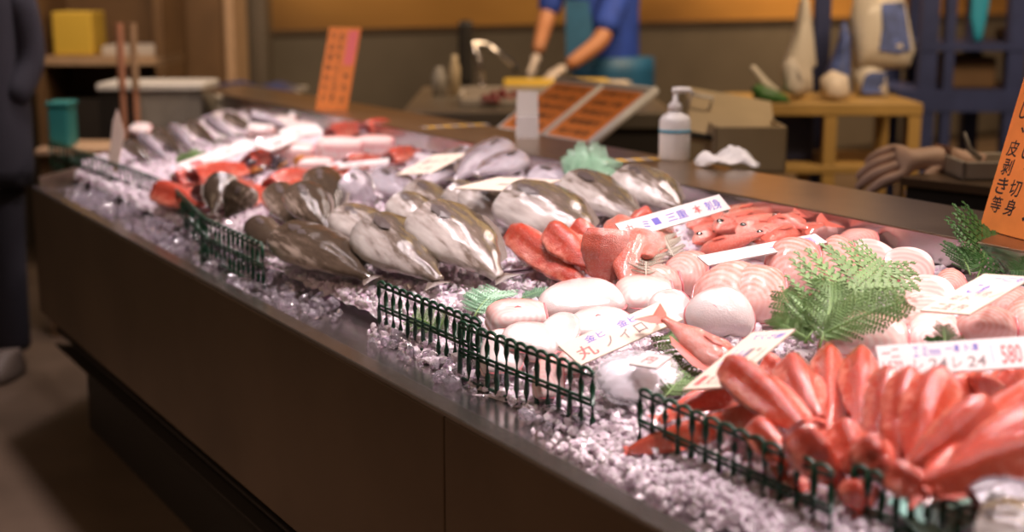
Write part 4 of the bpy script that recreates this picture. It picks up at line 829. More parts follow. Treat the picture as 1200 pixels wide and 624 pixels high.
# beige box with tilted lid
q = onz(822, 200, BZ); kx = (q - CAM).length / FPX * .86
cb = thing('foam_box', 'beige open box with a tilted dark-edged lid behind the pump bottle', 'box'); frame(cb, V((q.x, q.y + .12, BZ)), RIGHT, V((0, 0, 1)))
hz = 62 * kx
mb = MB(); mb.box((-35 * kx, -.12, 0), (60 * kx, -.105, hz)); mb.box((-35 * kx, .105, 0), (60 * kx, .12, hz)); mb.box((-35 * kx, -.12, 0), (-31 * kx, .12, hz)); mb.box((56 * kx, -.12, 0), (60 * kx, .12, hz)); mb.box((-35 * kx, -.12, 0), (60 * kx, .12, .012)); mb.obj('box_body', 'beige', cb, bevel=.003)
R1 = M.Translation((0, .10, hz)) @ M.Rotation(math.radians(10), 4, 'Y') @ M.Rotation(math.radians(26), 4, 'X')
MB().box((-62 * kx, -.17, .0), (60 * kx, .12, .018), R1).obj('lid', 'beige', cb, bevel=.003); MB().box((-62 * kx, -.172, .018), (60 * kx, -.155, .028), R1).obj('lid_edge', 'black', cb)
mb = MB(); mb.tube([R1 @ V((-62 * kx, .0, .02)), R1 @ V((-62 * kx, .0, .06)), R1 @ V((-32 * kx, .0, .06)), R1 @ V((-32 * kx, .0, .02))], .006, 6); mb.obj('handle', 'plastic_white', cb, True)
o = MB().prism([(-.09, -.05), (.07, -.06), (.10, .05), (-.07, .06)], .02).obj('paper_pad', 'cream'); frame(o, P(712, 92, 5.3), RIGHT, V((0, .25, 1))); o.location = onz(716, 100, TZ + .002); tag(o, 'cream paper pad lying above the framed orange board', 'paper')
# staff work table, cutting board, tray
def box_at(name, px0, px1, py, z, depth_m, h, mat, label, cat, z0=0.0, parts=None):
    p0 = onz(px0, py, z); p1 = onz(px1, py, z); x = p1 - p0; W = x.length; o = thing(name, label, cat); frame(o, V((p0.x, p0.y, z0)), V((x.x, x.y, 0)), V((0, 0, 1))); return o, W

wt, W = box_at('work_table', 470, 790, 132, TZ, .9, .05, 'steel', 'steel work table in front of the worker in blue', 'table')
MB().box((0, 0, TZ - .06), (W, 1.34, TZ)).obj('table_top', 'wall_steel', wt, bevel=.004); legs4(wt, .05, W - .05, .06, 1.05, TZ - .06, .03, 'steel_dark'); MB().box((.05, .02, .15), (W - .05, .04, TZ - .06)).obj('apron_panel', 'kick', wt)
def on_table(px, py, h=0): return onz(px, py, TZ + h)
o = MB().box((-.24, -.12, 0), (.24, .12, .035)).obj('cutting_board', 'yellow', bevel=.006); frame(o, on_table(652, 103), RIGHT, V((0, 0, 1))); tag(o, 'yellow cutting board under the gloved hands', 'board')
tr = thing('fish_tray', 'white tray holding dark red fish blocks beside the yellow board', 'tray'); frame(tr, on_table(592, 122), RIGHT, V((0, 0, 1)))
mb = MB(); mb.box((-.18, -.12, 0), (.18, .12, .012)); mb.box((-.18, -.12, 0), (-.165, .12, .05)); mb.box((.165, -.12, 0), (.18, .12, .05)); mb.box((-.18, -.12, 0), (.18, -.11, .03)); mb.box((-.18, .105, 0), (.18, .12, .06)); mb.obj('tray_body', 'styro', tr, bevel=.003)
for k in range(3):
    f = crumple('red_fish_block', ('dark red fish block in the white tray, by its near corner', 'dark red fish block in the middle of the white tray', 'dark red fish block at the far side of the white tray')[k], on_table(576 + 14 * k, 121 - 3 * k, .013), .04, .035, .05, 'red_dark', 'fish', k); f['group'] = 'red blocks in the tray'
# tap: bent pipe over the sink end
tp = thing('water_tap', 'bent steel water tap over the work table', 'tap', on_table(566, 108)); T0 = tp.location
pts = [P(566, 104, T0.dot(FWD) * 0 + (T0 - CAM).dot(FWD)), P(560, 70, (T0 - CAM).dot(FWD)), P(556, 50, (T0 - CAM).dot(FWD)), P(570, 52, (T0 - CAM).dot(FWD)), P(604, 78, (T0 - CAM).dot(FWD))]
MB().tube([p - T0 for p in pts], [.014, .013, .013, .012, .012], 8).obj('spout', 'steel', tp, True); MB().lathe([(.0005, 0), (.04, 0), (.04, .02), (.018, .03), (.0005, .03)]).obj('base', 'steel', tp, True)
MB().tube([pts[4] - T0, P(606, 84, (T0 - CAM).dot(FWD)) - T0], .016, 8).obj('nozzle', 'black', tp, True)
for c, h_, r_, l, m in [((515, 112), .12, .03, 'small grey jar on the work table end', 'grey_box'), ((533, 112), .17, .022, 'slim beige jar on the work table', 'beige')]:
    o = MB().lathe([(.0005, 0), (r_, 0), (r_ * 1.05, h_ * .7), (r_ * .6, h_ * .85), (r_ * .6, h_), (.0005, h_)]).obj('jar', m, None, True); o.location = on_table(*c); tag(o, l, 'jar', 'jars on the work table')
# dark box on the wall side
o = MB().box((-.035, -.05, 0), (.035, .05, .30)).obj('dark_canister', 'black', bevel=.02); frame(o, on_table(546, 100), RIGHT, V((0, 0, 1))); tag(o, 'tall dark canister standing on the work table near the tap', 'canister')

# yellow wooden stand with bags
YD = 5.0
def PD(px, py, dd=YD): return P(px, py, dd)
ys = thing('yellow_stand', 'two-tier golden wooden stand behind the ledge holding shopping bags', 'stand')
A = PD(872, 118, 5.0); A2 = PD(1082, 124, 5.0); zt = (A.z + A2.z) / 2; frame(ys, V((A.x, A.y, 0)), V((A2.x - A.x, A2.y - A.y, 0)), V((0, 0, 1))); W = (V((A2.x, A2.y, 0)) - V((A.x, A.y, 0))).length
MB().box((0, 0, zt - .045), (W, .5, zt)).obj('top_shelf', 'wood_gold', ys, bevel=.004)
zl = PD(980, 196, 5.0).z; MB().box((.01, .0, zl - .03), (W - .01, .48, zl)).obj('lower_shelf', 'wood_gold', ys, bevel=.004)
for lx in (.025, W * .49, W - .025):
    for ly in (.025, .47): MB().box((lx - .022, ly - .022, 0), (lx + .022, ly + .022, zt - .045)).obj('leg', 'wood_gold', ys)
mx = ys.matrix_world.copy()
o = MB().box((W * .06, .12, zl + .001), (W * .44, .40, zl + .17)).obj('blue_crate', 'blue_steel', bevel=.01); o.matrix_world = mx; tag(o, 'dark blue crate on the lower shelf of the golden stand', 'crate')
def bag(name, label, pts, depth, th, mat, panel=None, cat='bag'):
    """pts: outline pixels; a soft bag with real thickness; panel: outline of a printed patch"""
    q = [P(x, y, depth) for x, y in pts]; c = sum(q, V()) / len(q); root = thing(name, label, cat, (c.x, c.y, min(p.z for p in q))); o0 = root.location.copy()
    n = TOCAM; k = len(q); rings = []
    for sc, dp in ((.55, -th), (.9, -th * .75), (1, 0), (.9, th * .75), (.55, th)):
        rings.append([c + (p - c) * sc + n * (dp + .012 * math.sin(3 * i + 20 * dp)) - o0 for i, p in enumerate(q)])
    MB().loft(rings).obj('bag_body', mat, root, True)
    if panel:
        q = [P(x, y, depth) for x, y in panel]; mb = MB(); f = [p + n * (th * 1.0 + .004) - o0 for p in q]; b = [p + n * (th * .6) - o0 for p in q]; mb.loft([b, f]); mb.obj('printed_patch', 'bag_blue', root)
    return root
bag('shopping_bag', 'tall narrow pale plastic bag hanging above the golden stand', [(938, 0), (932, 30), (922, 62), (914, 80), (918, 108), (936, 116), (952, 108), (950, 80), (957, 78), (952, 40), (948, 0), (944, -14)], 5.2, .05, 'bag')
bag('shopping_bag', 'white plastic bag with a blue printed patch hanging beside the blue post', [(1004, -20), (996, 20), (1000, 80), (1010, 82), (1066, 80), (1072, 60), (1062, 10), (1054, -20), (1046, -30), (1042, -5), (1018, -5), (1014, -30)], 5.3, .06, 'bag', [(1028, 4), (1054, 2), (1062, 58), (1048, 62), (1026, 58), (1030, 30)])
bag('shopping_bag', 'lower white bag with a dark print resting on the golden stand', [(1000, 76), (1002, 112), (1040, 114), (1036, 78), (1020, 70)], 5.32, .05, 'bag', [(1010, 84), (1034, 84), (1030, 108), (1006, 108)])
bag('shopping_bag', 'slanting white and blue bag between the pale bag and the printed one', [(990, 24), (996, 40), (994, 88), (996, 112), (966, 116), (962, 96), (972, 80), (984, 44)], 5.25, .05, 'bag_blue')
bag('bread_bundle', 'pinkish bundle in clear film at the foot of the slanting bag', [(962, 92), (975, 82), (992, 88), (996, 112), (980, 117), (962, 114)], 5.1, .05, 'cream', None, 'bundle')
bag('green_bundle', 'dark green bundle with a pale end on the golden stand corner', [(880, 104), (888, 98), (905, 104), (922, 112), (926, 120), (884, 119)], 5.05, .05, 'fern_dark', None, 'bundle')
bag('paper_roll', 'pale paper roll sticking up from the dark green bundle', [(878, 78), (884, 76), (898, 92), (914, 106), (910, 112), (894, 102)], 5.1, .018, 'bag', None, 'roll')
bag('onion_net', 'pale lumpy net at the foot of the tall narrow bag', [(918, 72), (930, 66), (938, 84), (944, 104), (932, 114), (916, 106)], 5.1, .04, 'styro', None, 'net')
hr = thing('blue_rail', 'dark blue hanging post behind the tall narrow bag', 'post'); q = P(960, 100, 5.7); frame(hr, V((q.x, q.y, 0)), RIGHT, V((0, 0, 1)))
MB().box((-.03, -.03, 0), (.03, .03, 2.1)).obj('post', 'blue_steel', hr); MB().box((-.15, -.12, 0), (.15, .12, .03)).obj('foot', 'blue_steel', hr); MB().box((-.25, -.05, 1.7), (.55, -.02, 1.74)).obj('hook_bar', 'blue_steel', hr)
# blue rack
rk = thing('blue_rack', 'dark blue painted steel shelving rack behind the golden stand', 'rack'); a = P(1084, 105, 5.9); b = P(1330, 112, 5.9); frame(rk, V((a.x, a.y, 0)), V((b.x - a.x, b.y - a.y, 0)), V((0, 0, 1))); W = (V((b.x, b.y, 0)) - V((a.x, a.y, 0))).length
for lx, w_ in ((0, .035), (.085, .02), (.36, .035), (W, .03)):
    MB().box((lx - w_, -.03, 0), (lx + w_, .03, 2.2)).obj('upright', 'blue_steel', rk); MB().box((lx - w_, .52, 0), (lx + w_, .58, 2.2)).obj('upright', 'blue_steel', rk)
z1 = P(1110, 105, 5.9).z; z2 = P(1110, 50, 5.9).z
for z, hh in ((z1, .09), (z2, .03), (.25, .06), (1.65, .06)): MB().box((-.12 if z == z1 else -.03, -.035, z - hh), (W, .57, z)).obj('shelf_board', 'blue_steel', rk)
mxr = rk.matrix_world.copy()
o = MB().box((.42, .06, z2 + .001), (.95, .45, z2 + .05)).obj('shelf_crate', 'wood_brown', bevel=.01); o.matrix_world = mxr; tag(o, 'flat brown crate on the upper shelf of the blue rack', 'crate')
o = MB().box((.12, .06, z1 + .001), (.31, .45, z1 + .13)).obj('dark_crate', 'wood_brown', bevel=.01); o.matrix_world = mxr; tag(o, 'dark brown crate on the lower shelf of the blue rack', 'crate')
bag('blue_towel', 'turquoise towel hanging in the blue rack', [(1140, -20), (1162, -20), (1158, 10), (1150, 48), (1142, 50), (1136, 20)], 5.86, .02, 'cloth_blue', None, 'towel')
# steel sink with tray and rubber glove
sk = thing('side_cabinet', 'dark cabinet behind the ledge under the white tray', 'cabinet'); q = onz(1062, 208, .86); b = onz(1190, 222, .86); frame(sk, V((q.x, q.y, 0)), V((b.x - q.x, b.y - q.y, 0)), V((0, 0, 1))); W = (V((b.x, b.y, 0)) - V((q.x, q.y, 0))).length
MB().box((0, 0, .03), (W + .4, .45, .84)).obj('cabinet_body', 'black', sk, bevel=.004); MB().box((-.01, -.01, .84), (W + .41, .46, .86)).obj('cabinet_top', 'steel_dark', sk)
wt2 = thing('white_tray', 'shallow white tray on the dark cabinet beside the rubber glove', 'tray'); frame(wt2, onz(1128, 212, .86), RIGHT, V((0, 0, 1)))
mb = MB(); mb.box((0, 0, 0), (.30, .2, .01)); mb.box((0, 0, 0), (.30, .012, .045)); mb.box((0, .188, 0), (.30, .2, .045)); mb.box((0, 0, 0), (.012, .2, .045)); mb.box((.288, 0, 0), (.3, .2, .045)); mb.obj('tray_body', 'styro', wt2, bevel=.003)
MB().tube([(.06, .06, .045), (.03, .06, .07), (.02, .07, .11)], [.008, .007, .004], 8).obj('spoon_handle', 'grey_box', wt2, True)

# ------------------------------------------------------------------ skinned shapes (hands, bodies)
def skin(name, joints, edges, mat, parent=None, sub=2, root=0, smooth=True):
    me = bpy.data.meshes.new(name); me.from_pydata([tuple(j[0]) for j in joints], edges, []); o = link(name, me, mat, parent)
    md = o.modifiers.new('skin', 'SKIN'); md.use_smooth_shade = True
    for i, j in enumerate(joints):
        sv = me.skin_vertices[0].data[i]; r = j[1]; sv.radius = r if isinstance(r, tuple) else (r, r); sv.use_root = (i == root)
    s = o.modifiers.new('sub', 'SUBSURF'); s.levels = sub; s.render_levels = sub; return o
def hand(name, wrist, d, palmn, mat, parent, s=1.0, curl=.5, side=1):
    """five-fingered hand: wrist point, direction, palm normal"""
    d = d.normalized(); n = (palmn - d * palmn.dot(d)).normalized(); w = n.cross(d) * side
    J = [(wrist, .020 * s), (wrist + d * .035 * s, (.026 * s, .018 * s)), (wrist + d * .075 * s, (.032 * s, .016 * s))]; E = [(0, 1), (1, 2)]
    for k, (off, ln) in enumerate(((-.028, .070), (-.009, .080), (.010, .074), (.028, .058))):
        b = wrist + d * (.082 - abs(off) * .2) * s + w * off * s; i = len(J); c = b; dd = d
        J.append((b, .0095 * s)); E.append((2, i))
        for q in range(3):
            a = curl * (.5 + .25 * q); dd = (dd * math.cos(a * .6) + n * math.sin(a * .6)).normalized(); c = c + dd * ln * (.42, .33, .25)[q] * s; J.append((c, (.0092, .0085, .0072)[q] * s)); E.append((i + q, i + q + 1))
    i = len(J); b = wrist + d * .03 * s - w * .024 * s; J.append((b, .012 * s)); E.append((1, i)); dd = (d * .75 - w * .65 + n * .2).normalized()
    for q in range(2): b = b + dd * .034 * s; J.append((b, (.0105, .0085)[q] * s)); E.append((i + q, i + q + 1)); dd = (dd + d * .35).normalized()
    return skin(name, J, E, mat, parent, 2, 1)
# empty rubber glove
gq = onz(1100, 200, .86); kd = (gq - CAM).length / FPX
gl = thing('rubber_glove', 'pale pinkish rubber glove lying on the dark cabinet, fingers drooping', 'glove'); gl.location = (0, 0, 0)
gb = P(1132, 190, (gq - CAM).dot(FWD)); hand('palm', P(1114, 182, (gq - CAM).dot(FWD) - .01), (-RIGHT * 1 - V((0, 0, .12))), V((0, 0, -.75)) - TOCAM * .6, 'glove_pink', gl, 1.65, 1.0)
skin('cuff', [(P(1136, 192, (gq - CAM).dot(FWD)), (.055, .03)), (P(1122, 188, (gq - CAM).dot(FWD) - .005), (.056, .034)), (P(1106, 186, (gq - CAM).dot(FWD) - .01), (.046, .03))], [(0, 1), (1, 2)], 'glove_pink', gl, 2, 1)

# worker in blue
def head(root, c, face, s=1.0, hair='hair_black'):
    up = V((0, 0, 1)); f = face.normalized(); r = f.cross(up).normalized()
    def W(x, y, z): return c + r * x * s + f * y * s + up * z * s
    rings = []
    for z, rx, ry, oy in ((-.115, .03, .03, .035), (-.10, .045, .05, .02), (-.06, .060, .075, .005), (0, .072, .090, 0), (.05, .075, .095, -.005), (.09, .062, .08, -.005), (.115, .035, .045, -.005), (.122, .006, .006, -.005)):
        rings.append([W(rx * math.cos(2 * PI * j / 16), oy + ry * math.sin(2 * PI * j / 16), z) for j in range(16)])
    hd = MB().loft(rings).obj('head', 'skin', root, True)
    MB().loft([[W(.014 * math.cos(a), .085 + .008 * math.sin(a), .01) for a in np.linspace(0, 2 * PI, 7)[:-1]], [W(.017 * math.cos(a), .10 + .012 * math.sin(a), -.03) for a in np.linspace(0, 2 * PI, 7)[:-1]], [W(.012 * math.cos(a), .085 + .006 * math.sin(a), -.042) for a in np.linspace(0, 2 * PI, 7)[:-1]]]).obj('nose', 'skin', hd, True)
    MB().tube([W(-.024, .078, -.068), W(0, .086, -.066), W(.024, .078, -.068)], [.003, .006, .003], 6).obj('mouth', 'pink_paper', hd, True)
    for sx in (-1, 1):
        MB().lathe([(.0005, -.008), (.010, -.003), (.010, .003), (.0005, .008)], W(sx * .03, .083, .008), 10).obj('eye', 'eye', hd, True)
        MB().tube([W(sx * .074, -.01, -.025), W(sx * .082, -.012, 0), W(sx * .076, -.012, .025)], [.006, .010, .007], 8).obj('ear', 'skin', hd, True)
    rings = []
    for z, rx, ry, oy in ((-.05, .074, .07, -.035), (.0, .080, .080, -.028), (.045, .083, .098, -.012), (.09, .070, .088, -.006), (.122, .04, .05, -.006), (.130, .006, .006, -.006)):
        rings.append([W(rx * math.cos(2 * PI * j / 16), oy + ry * math.sin(2 * PI * j / 16), z) for j in range(16)])
    MB().loft(rings).obj('hair', 'hair', root, True)
D0 = 6.98
wk = thing('person', 'worker in a blue jacket and teal apron bending over the yellow board', 'person', (0, 0, 0))
hip = P(718, 112, D0 + .05); chest = P(706, -12, D0); neck = P(692, -72, D0 - .05); shR = P(728, -42, D0 - .12); elR = P(706, 48, D0 - .25); wrR = P(664, 78, D0 - .30); shL = P(656, -46, D0 + .08); elL = P(640, 22, D0 + .05); wrL = P(630, 62, D0 - .10)
fl = lambda p, dx: V((p.x, p.y, 0)) + RIGHT * dx
lg = []
J = [(hip, (.15, .10)), (chest, (.15, .10)), (neck, .055), (P(686, -96, D0 - .08), .05), (shR, .062), (elR, .046), (wrR, .032), (shL, .062), (elL, .046), (wrL, .032)]
E = [(0, 1), (1, 2), (2, 3), (1, 4), (4, 5), (5, 6), (1, 7), (7, 8), (8, 9)]
for sx in (-1, 1):
    i = len(J); hp_ = hip + RIGHT * (.09 * sx) - V((0, 0, .06)); J += [(hp_, .085), (fl(hip, .10 * sx) + V((0, 0, .48)) - FWD * .02, .06), (fl(hip, .10 * sx) + V((0, 0, .08)), .042), (fl(hip, .10 * sx) + V((0, 0, .035)) - FWD * .14, .035)]; E += [(0, i), (i, i + 1), (i + 1, i + 2), (i + 2, i + 3)]
skin('body', J, E, 'skin', wk, 2, 0)
skin('jacket', [(hip, (.185, .13)), (P(712, 50, D0 + .03), (.18, .13)), (chest, (.19, .13)), (neck - V((0, 0, .03)), .08), (shR, .085), (P(719, 8, D0 - .18), .075), (elR + V((0, 0, .03)), .068), (shL, .085), (P(648, -5, D0 + .06), .072), (elL, .06)], [(0, 1), (1, 2), (2, 3), (2, 4), (4, 5), (5, 6), (2, 7), (7, 8), (8, 9)], 'blue_cloth', wk, 2, 0)
rings = []
for z, rx, ry in ((hip.z - .55, .25, .20), (hip.z - .25, .23, .18), (hip.z, .205, .16), (hip.z + .12, .205, .165), (hip.z + .19, .20, .16)):
    rings.append([V((hip.x, hip.y, z)) + RIGHT * rx * math.cos(a) * (1) - V((FWD.x, FWD.y, 0)) * ry * math.sin(a) for a in np.linspace(0, 2 * PI, 21)[:-1]])
MB().loft(rings, (True, True)).obj('apron_skirt', 'apron', wk, True)
bb = [P(662, 0, D0 - .28), P(690, 0, D0 - .28), P(700, 70, D0 - .24), P(664, 84, D0 - .24)]; MB().loft([[p for p in bb], [p - TOCAM * .02 for p in bb]]).obj('apron_bib', 'apron', wk)
tr_ = [fl(hip, .10), fl(hip, -.10)]
for i, p in enumerate(tr_): skin('trouser_leg', [(V((p.x, p.y, hip.z - .08)), .105), (p + V((0, 0, .48)), .08), (p + V((0, 0, .09)), .07)], [(0, 1), (1, 2)], 'navy', wk, 2, 0); MB().loft([[p + V((0, 0, z)) + RIGHT * (rx * math.cos(a)) - V((FWD.x, FWD.y, 0)) * (.07 + ry * math.sin(a)) for a in np.linspace(0, 2 * PI, 15)[:-1]] for z, rx, ry in ((0.002, .05, .13), (.03, .052, .135), (.07, .045, .10), (.12, .05, .06))]).obj('boot', 'plastic_white', wk, True)
hand('glove', wrR, (-RIGHT + V((0, 0, -.55))), V((0, 0, -1)), 'glove', wk, 1.25, .6); hand('glove', wrL, (-RIGHT * .3 + V((0, 0, -1))) , -RIGHT, 'glove', wk, 1.3, .4, -1)
head(wk, P(678, -122, D0 - .12), -RIGHT - FWD * .3 - V((0, 0, .3)))

# passer-by in dark clothes at the far end of the aisle
pb = thing('person', 'passer-by in a dark coat and trousers standing past the end of the counter', 'person', (0, 0, 0)); D1 = 4.95
fx = P(8, 432, D1); F0 = V((fx.x, fx.y, 0)); s_ = RIGHT; fw = V((TOCAM.x, TOCAM.y, 0))
F0 = F0 - s_ * .065
def B(x, y, z): return F0 + s_ * x + fw * y + V((0, 0, z))
J = [(B(0, 0, .88), (.14, .10)), (B(0, 0, 1.25), (.15, .10)), (B(0, .01, 1.42), .05), (B(0, .02, 1.50), .045)]; E = [(0, 1), (1, 2), (2, 3)]
for sx in (-1, 1):
    i = len(J); J += [(B(.18 * sx, 0, 1.34), .055), (B(.20 * sx, -.04, 1.08), .042), (B(.13 * sx, .06, .90), .03)]; E += [(1, i), (i, i + 1), (i + 1, i + 2)]
    i = len(J); J += [(B(.085 * sx, 0, .82), .08), (B(.09 * sx, .02, .46), .055), (B(.09 * sx, 0, .09), .04), (B(.09 * sx, .12, .04), .035)]; E += [(0, i), (i, i + 1), (i + 1, i + 2), (i + 2, i + 3)]
skin('body', J, E, 'skin', pb, 2, 0)
rings = []
for z, rx, ry in ((.66, .205, .155), (.72, .205, .155), (.9, .20, .15), (1.05, .185, .14), (1.25, .20, .14), (1.36, .19, .11), (1.42, .09, .08), (1.45, .06, .06)):
    rings.append([B(rx * math.cos(a) + .006 * math.sin(5 * a + 9 * z), ry * math.sin(a) + .006 * math.sin(6 * a + 7 * z), z) for a in np.linspace(0, 2 * PI, 25)[:-1]])
MB().loft(rings).obj('coat', 'navy', pb, True)
for sx in (-1, 1):
    skin('sleeve', [(B(.17 * sx, 0, 1.34), .075), (B(.205 * sx, -.04, 1.08), .062), (B(.16 * sx, .05, .93), .052)], [(0, 1), (1, 2)], 'navy', pb, 2, 0)
    skin('trouser_leg', [(B(.085 * sx, 0, .80), .10), (B(.09 * sx, .015, .46), .078), (B(.09 * sx, 0, .10), .068), (B(.09 * sx, 0, .075), .066)], [(0, 1), (1, 2), (2, 3)], 'navy', pb, 2, 0)
    MB().loft([[B(.09 * sx + .02 * sx * 0 + rx * math.cos(a), .06 + ry * math.sin(a), z) for a in np.linspace(0, 2 * PI, 17)[:-1]] for z, rx, ry in ((.002, .045, .125), (.02, .048, .13), (.05, .044, .11), (.085, .046, .07), (.10, .044, .05))]).obj('shoe', 'shoe', pb, True)
    hand('hand', B(.13 * sx, .06, .90), V((0, 0, -1)) - s_ * sx * .3, -s_ * sx, 'skin', pb, .9, .4, sx)
head(pb, B(0, .04, 1.60), fw)

# ------------------------------------------------------------------ far left: boxes, shelf, posts
def depth_of(v): return (v - CAM).dot(FWD)
def ground_box(name, label, cat, px0, px1, pyt, depth, dm, z0=0.0, mat='styro', bev=.01, zt=None):
    a = P(px0, pyt, depth); b = P(px1, pyt, depth); z1 = zt or (a.z + b.z) / 2
    o = thing(name, label, cat); frame(o, V((a.x, a.y, 0)), V((b.x - a.x, b.y - a.y, 0)), V((0, 0, 1))); W = (V((b.x, b.y, 0)) - V((a.x, a.y, 0))).length
    return o, W, z1
sb, W, z1 = ground_box('foam_box_stack', 'pale foam box with shade painted on one side standing beyond the end of the counter', 'box', 116, 236, 98, 5.95, .5)
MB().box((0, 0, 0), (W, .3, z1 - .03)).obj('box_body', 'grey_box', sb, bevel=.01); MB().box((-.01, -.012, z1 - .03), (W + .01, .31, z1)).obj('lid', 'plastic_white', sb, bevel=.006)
MB().box((-.004, -.004, .02), (W * .36, 0, z1 - .032)).obj('shade_panel', 'black', sb)  # black sheet stands in for the side of the box in shade
for k in range(3): MB().box((W * (.42 + .2 * k), -.006, .02), (W * (.44 + .2 * k), 0, z1 - .032)).obj('rib', 'grey_box', sb)
sb, W, z1 = ground_box('lid_stack', 'grey lidded box lying slanted behind the silver fish', 'box', 240, 336, 112, 6.35, .4)
MB().box((0, 0, 0), (W, .5, z1 - .02)).obj('box_body', 'grey_box', sb, bevel=.01); MB().box((-.01, -.01, z1 - .02), (W + .01, .6, z1)).obj('lid', 'styro', sb, bevel=.006)
o = crumple('dark_sheet', 'dark blue sheet draped over the grey lidded box', V((0, 0, 0)), .20, .13, .05, 'blue_steel', 'sheet', 5); frame(o, P(296, 104, 6.62), RIGHT, V((0, 0, 1)))
o.location = (o.location.x, o.location.y, z1 + .002)
for x, y0, l in ((150, 26, 'darker thin wooden stake rising beyond the foam box'), (165, 26, 'pale thin wooden stake rising beyond the foam box')):
    a = P(x, 110, 5.85); b = P(x + 1, y0, 5.85); z = .2; r = thing('wooden_stake', l, 'stake', (a.x, a.y - .06, 0), 0, 'wooden stakes'); r.location = (a.x - fw.x * -.08, a.y + fw.y * .08, 0)
    MB().box((-.013, -.009, 0), (.013, .009, b.z)).obj('stick', 'stake', r); MB().box((-.02, -.011, b.z - .26), (.02, .011, b.z)).obj('plate', 'wood_tan' if x > 160 else 'stake', r)
tb, W, z1 = ground_box('teal_box', 'teal box standing by the dark-coated passer-by', 'box', 54, 78, 118, 5.3, .2)
z0 = P(66, 172, 5.3).z; MB().box((0, 0, z0), (W, .12, z1 - .015)).obj('box_body', 'teal', tb, bevel=.008); MB().box((-.005, -.005, z1 - .015), (W + .005, .125, z1)).obj('lid', 'teal', tb, bevel=.004)
st, W, zz = ground_box('small_stool', 'pale wooden stool carrying the teal box', 'stool', 42, 132, 173, 5.3, .2); MB().box((0, -.02, zz - .03), (W, .3, zz - .004)).obj('seat', 'wood_tan', st, bevel=.004); legs4(st, .03, W - .03, .02, .27, zz - .03, .018, 'wood_brown')
for c in tb.children: c.location.z += zz - .004 - z0
# shelf with yellow box
sh, W, z1 = ground_box('wooden_shelf', 'brown wooden shelf unit against the far wall holding a yellow box', 'shelf', 40, 192, 66, 6.5, .4)
MB().box((0, 0, z1 - .04), (W, .4, z1)).obj('shelf_board', 'wood_tan', sh); MB().box((0, 0, 2.0), (W, .4, 2.04)).obj('shelf_board', 'wood_brown', sh); MB().box((0, .40, 0), (W, .42, 2.2)).obj('back_panel', 'wood_brown', sh)
for lx in (.02, W - .02): MB().box((lx - .02, 0, 0), (lx + .02, .4, 2.2)).obj('side_panel', 'wood_brown', sh)
MB().box((W * .80, .38, z1), (W * .84, .40, 2.0)).obj('divider', 'black', sh); MB().box((.02, .05, .1), (W - .02, .40, z1 - .2)).obj('cupboard_door', 'kick', sh)
ms = sh.matrix_world.copy()
q0 = P(63, 66, 6.95); 
o = MB().box((W * .14, .02, z1 + .001), (W * .44, .26, z1 + .20)).obj('yellow_box', 'yellow', bevel=.008); o.matrix_world = ms; tag(o, 'yellow box standing on the far wooden shelf', 'box')
o = MB().box((W * .50, .05, z1), (W * .92, .3, z1 + .045)).obj('paper_stack', 'styro', bevel=.004); o.matrix_world = ms; tag(o, 'low pale stack lying beside the yellow box', 'papers')
cu, W, z1 = ground_box('tall_cupboard', 'tall brown wooden cupboard with a tan edge strip', 'cupboard', 200, 274, 20, 6.98, .4)
MB().box((0, .0, 0), (W * .86, .35, 2.3)).obj('cupboard_body', 'wood_brown', cu, bevel=.004); MB().box((W * .86, -.01, 0), (W, .35, 2.3)).obj('edge_strip', 'wood_tan', cu)
mb = MB(); mb.box((W * .05, -.02, .05), (W * .80, 0, 2.25)); mb.obj('door', 'wood_brown', cu, bevel=.004)
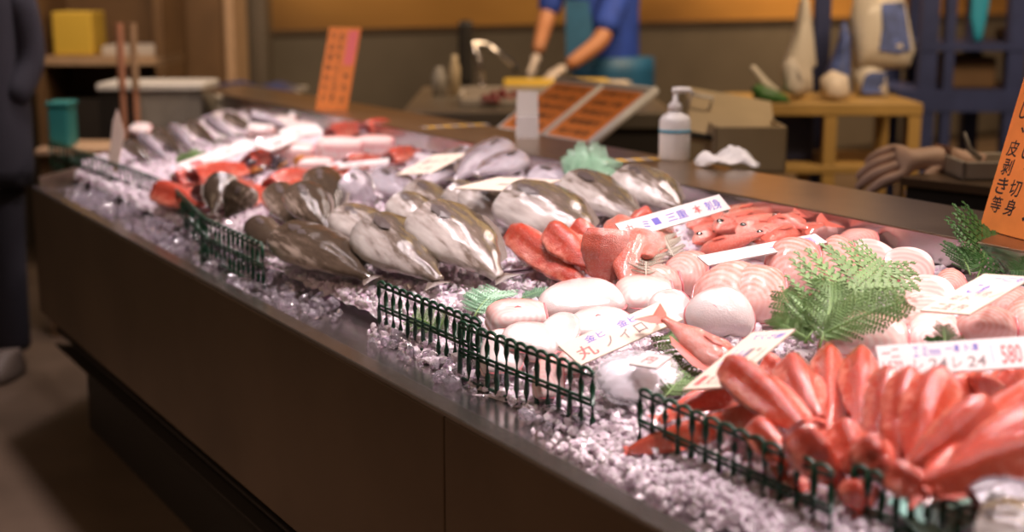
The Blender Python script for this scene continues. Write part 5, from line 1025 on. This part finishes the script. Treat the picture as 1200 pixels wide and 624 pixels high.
pc, W, z1 = ground_box('grey_cabinet', 'narrow grey steel cabinet next to the tan edge strip', 'cabinet', 278, 312, 40, 7.42, .3); MB().box((0, 0, 0), (W, .2, 2.4)).obj('cabinet_body', 'wall_steel', pc, bevel=.004); MB().box((.01, -.015, .1), (W - .01, 0, 2.3)).obj('door', 'wall_steel', pc, bevel=.003)

# ------------------------------------------------------------------ light: the counter's lamps, added rear glint lights and warm background fill
w = bpy.data.worlds.new('shop'); SC.world = w; w.use_nodes = True; bgn = w.node_tree.nodes['Background']; bgn.inputs[0].default_value = (1.0, .68, .46, 1); bgn.inputs[1].default_value = 0.085
def area(name, loc, target, size, power, col, spread=180, shape='DISK'):
    l = bpy.data.lights.new(name, 'AREA'); l.shape = shape; l.size = size; l.energy = power; l.color = col; l.spread = math.radians(spread)
    o = bpy.data.objects.new(name, l); COL.objects.link(o); o.location = loc; o.rotation_euler = (V(target) - V(loc)).to_track_quat('-Z', 'Y').to_euler(); return o
for x, p in ((-.7, .9), (-1.5, 1.02), (-2.3, .97), (-3.1, .98), (-3.9, 1.05), (-4.7, 1.0)):
    area('counter_lamp', (x, 1.27, 2.35), (x, 1.33, .8), .2, 6.6 * p, (1.0, .85, .87), 90)
for x, p in ((-1.3, 1.7), (-2.7, 1.1), (-4.2, 1.0)): area('rear_glint_light', (x, 2.65, 2.45), (x, .9, .5), .2, 5.0 * p, (1.0, .82, .76), 75)  # added unseen lights from behind, for wet glints on the fish
area('background_fill', (-4.6, 3.9, 2.9), (-6.4, 4.8, .9), .9, 62, (1.0, .72, .44), 150)  # added warm fill over the worker's area
area('background_fill', (-7.0, 7.0, 2.9), (-8.2, 8.6, 1.0), 1.0, 120, (1.0, .68, .38), 150)
area('background_fill', (-2.4, 3.4, 2.8), (-3.6, 4.8, .9), .8, 44, (1.0, .74, .48), 150)  # added fill that front-lights the bags, stand and glove
area('background_fill', (-5.4, 1.5, 2.9), (-6.6, 2.0, .7), .6, 20, (1.0, .78, .60), 120)  # added fill to brighten the foam box past the counter end
area('aisle_light', (-2.6, -1.2, 2.9), (-2.6, -.9, 0), .7, 14, (1.0, .68, .45), 100)
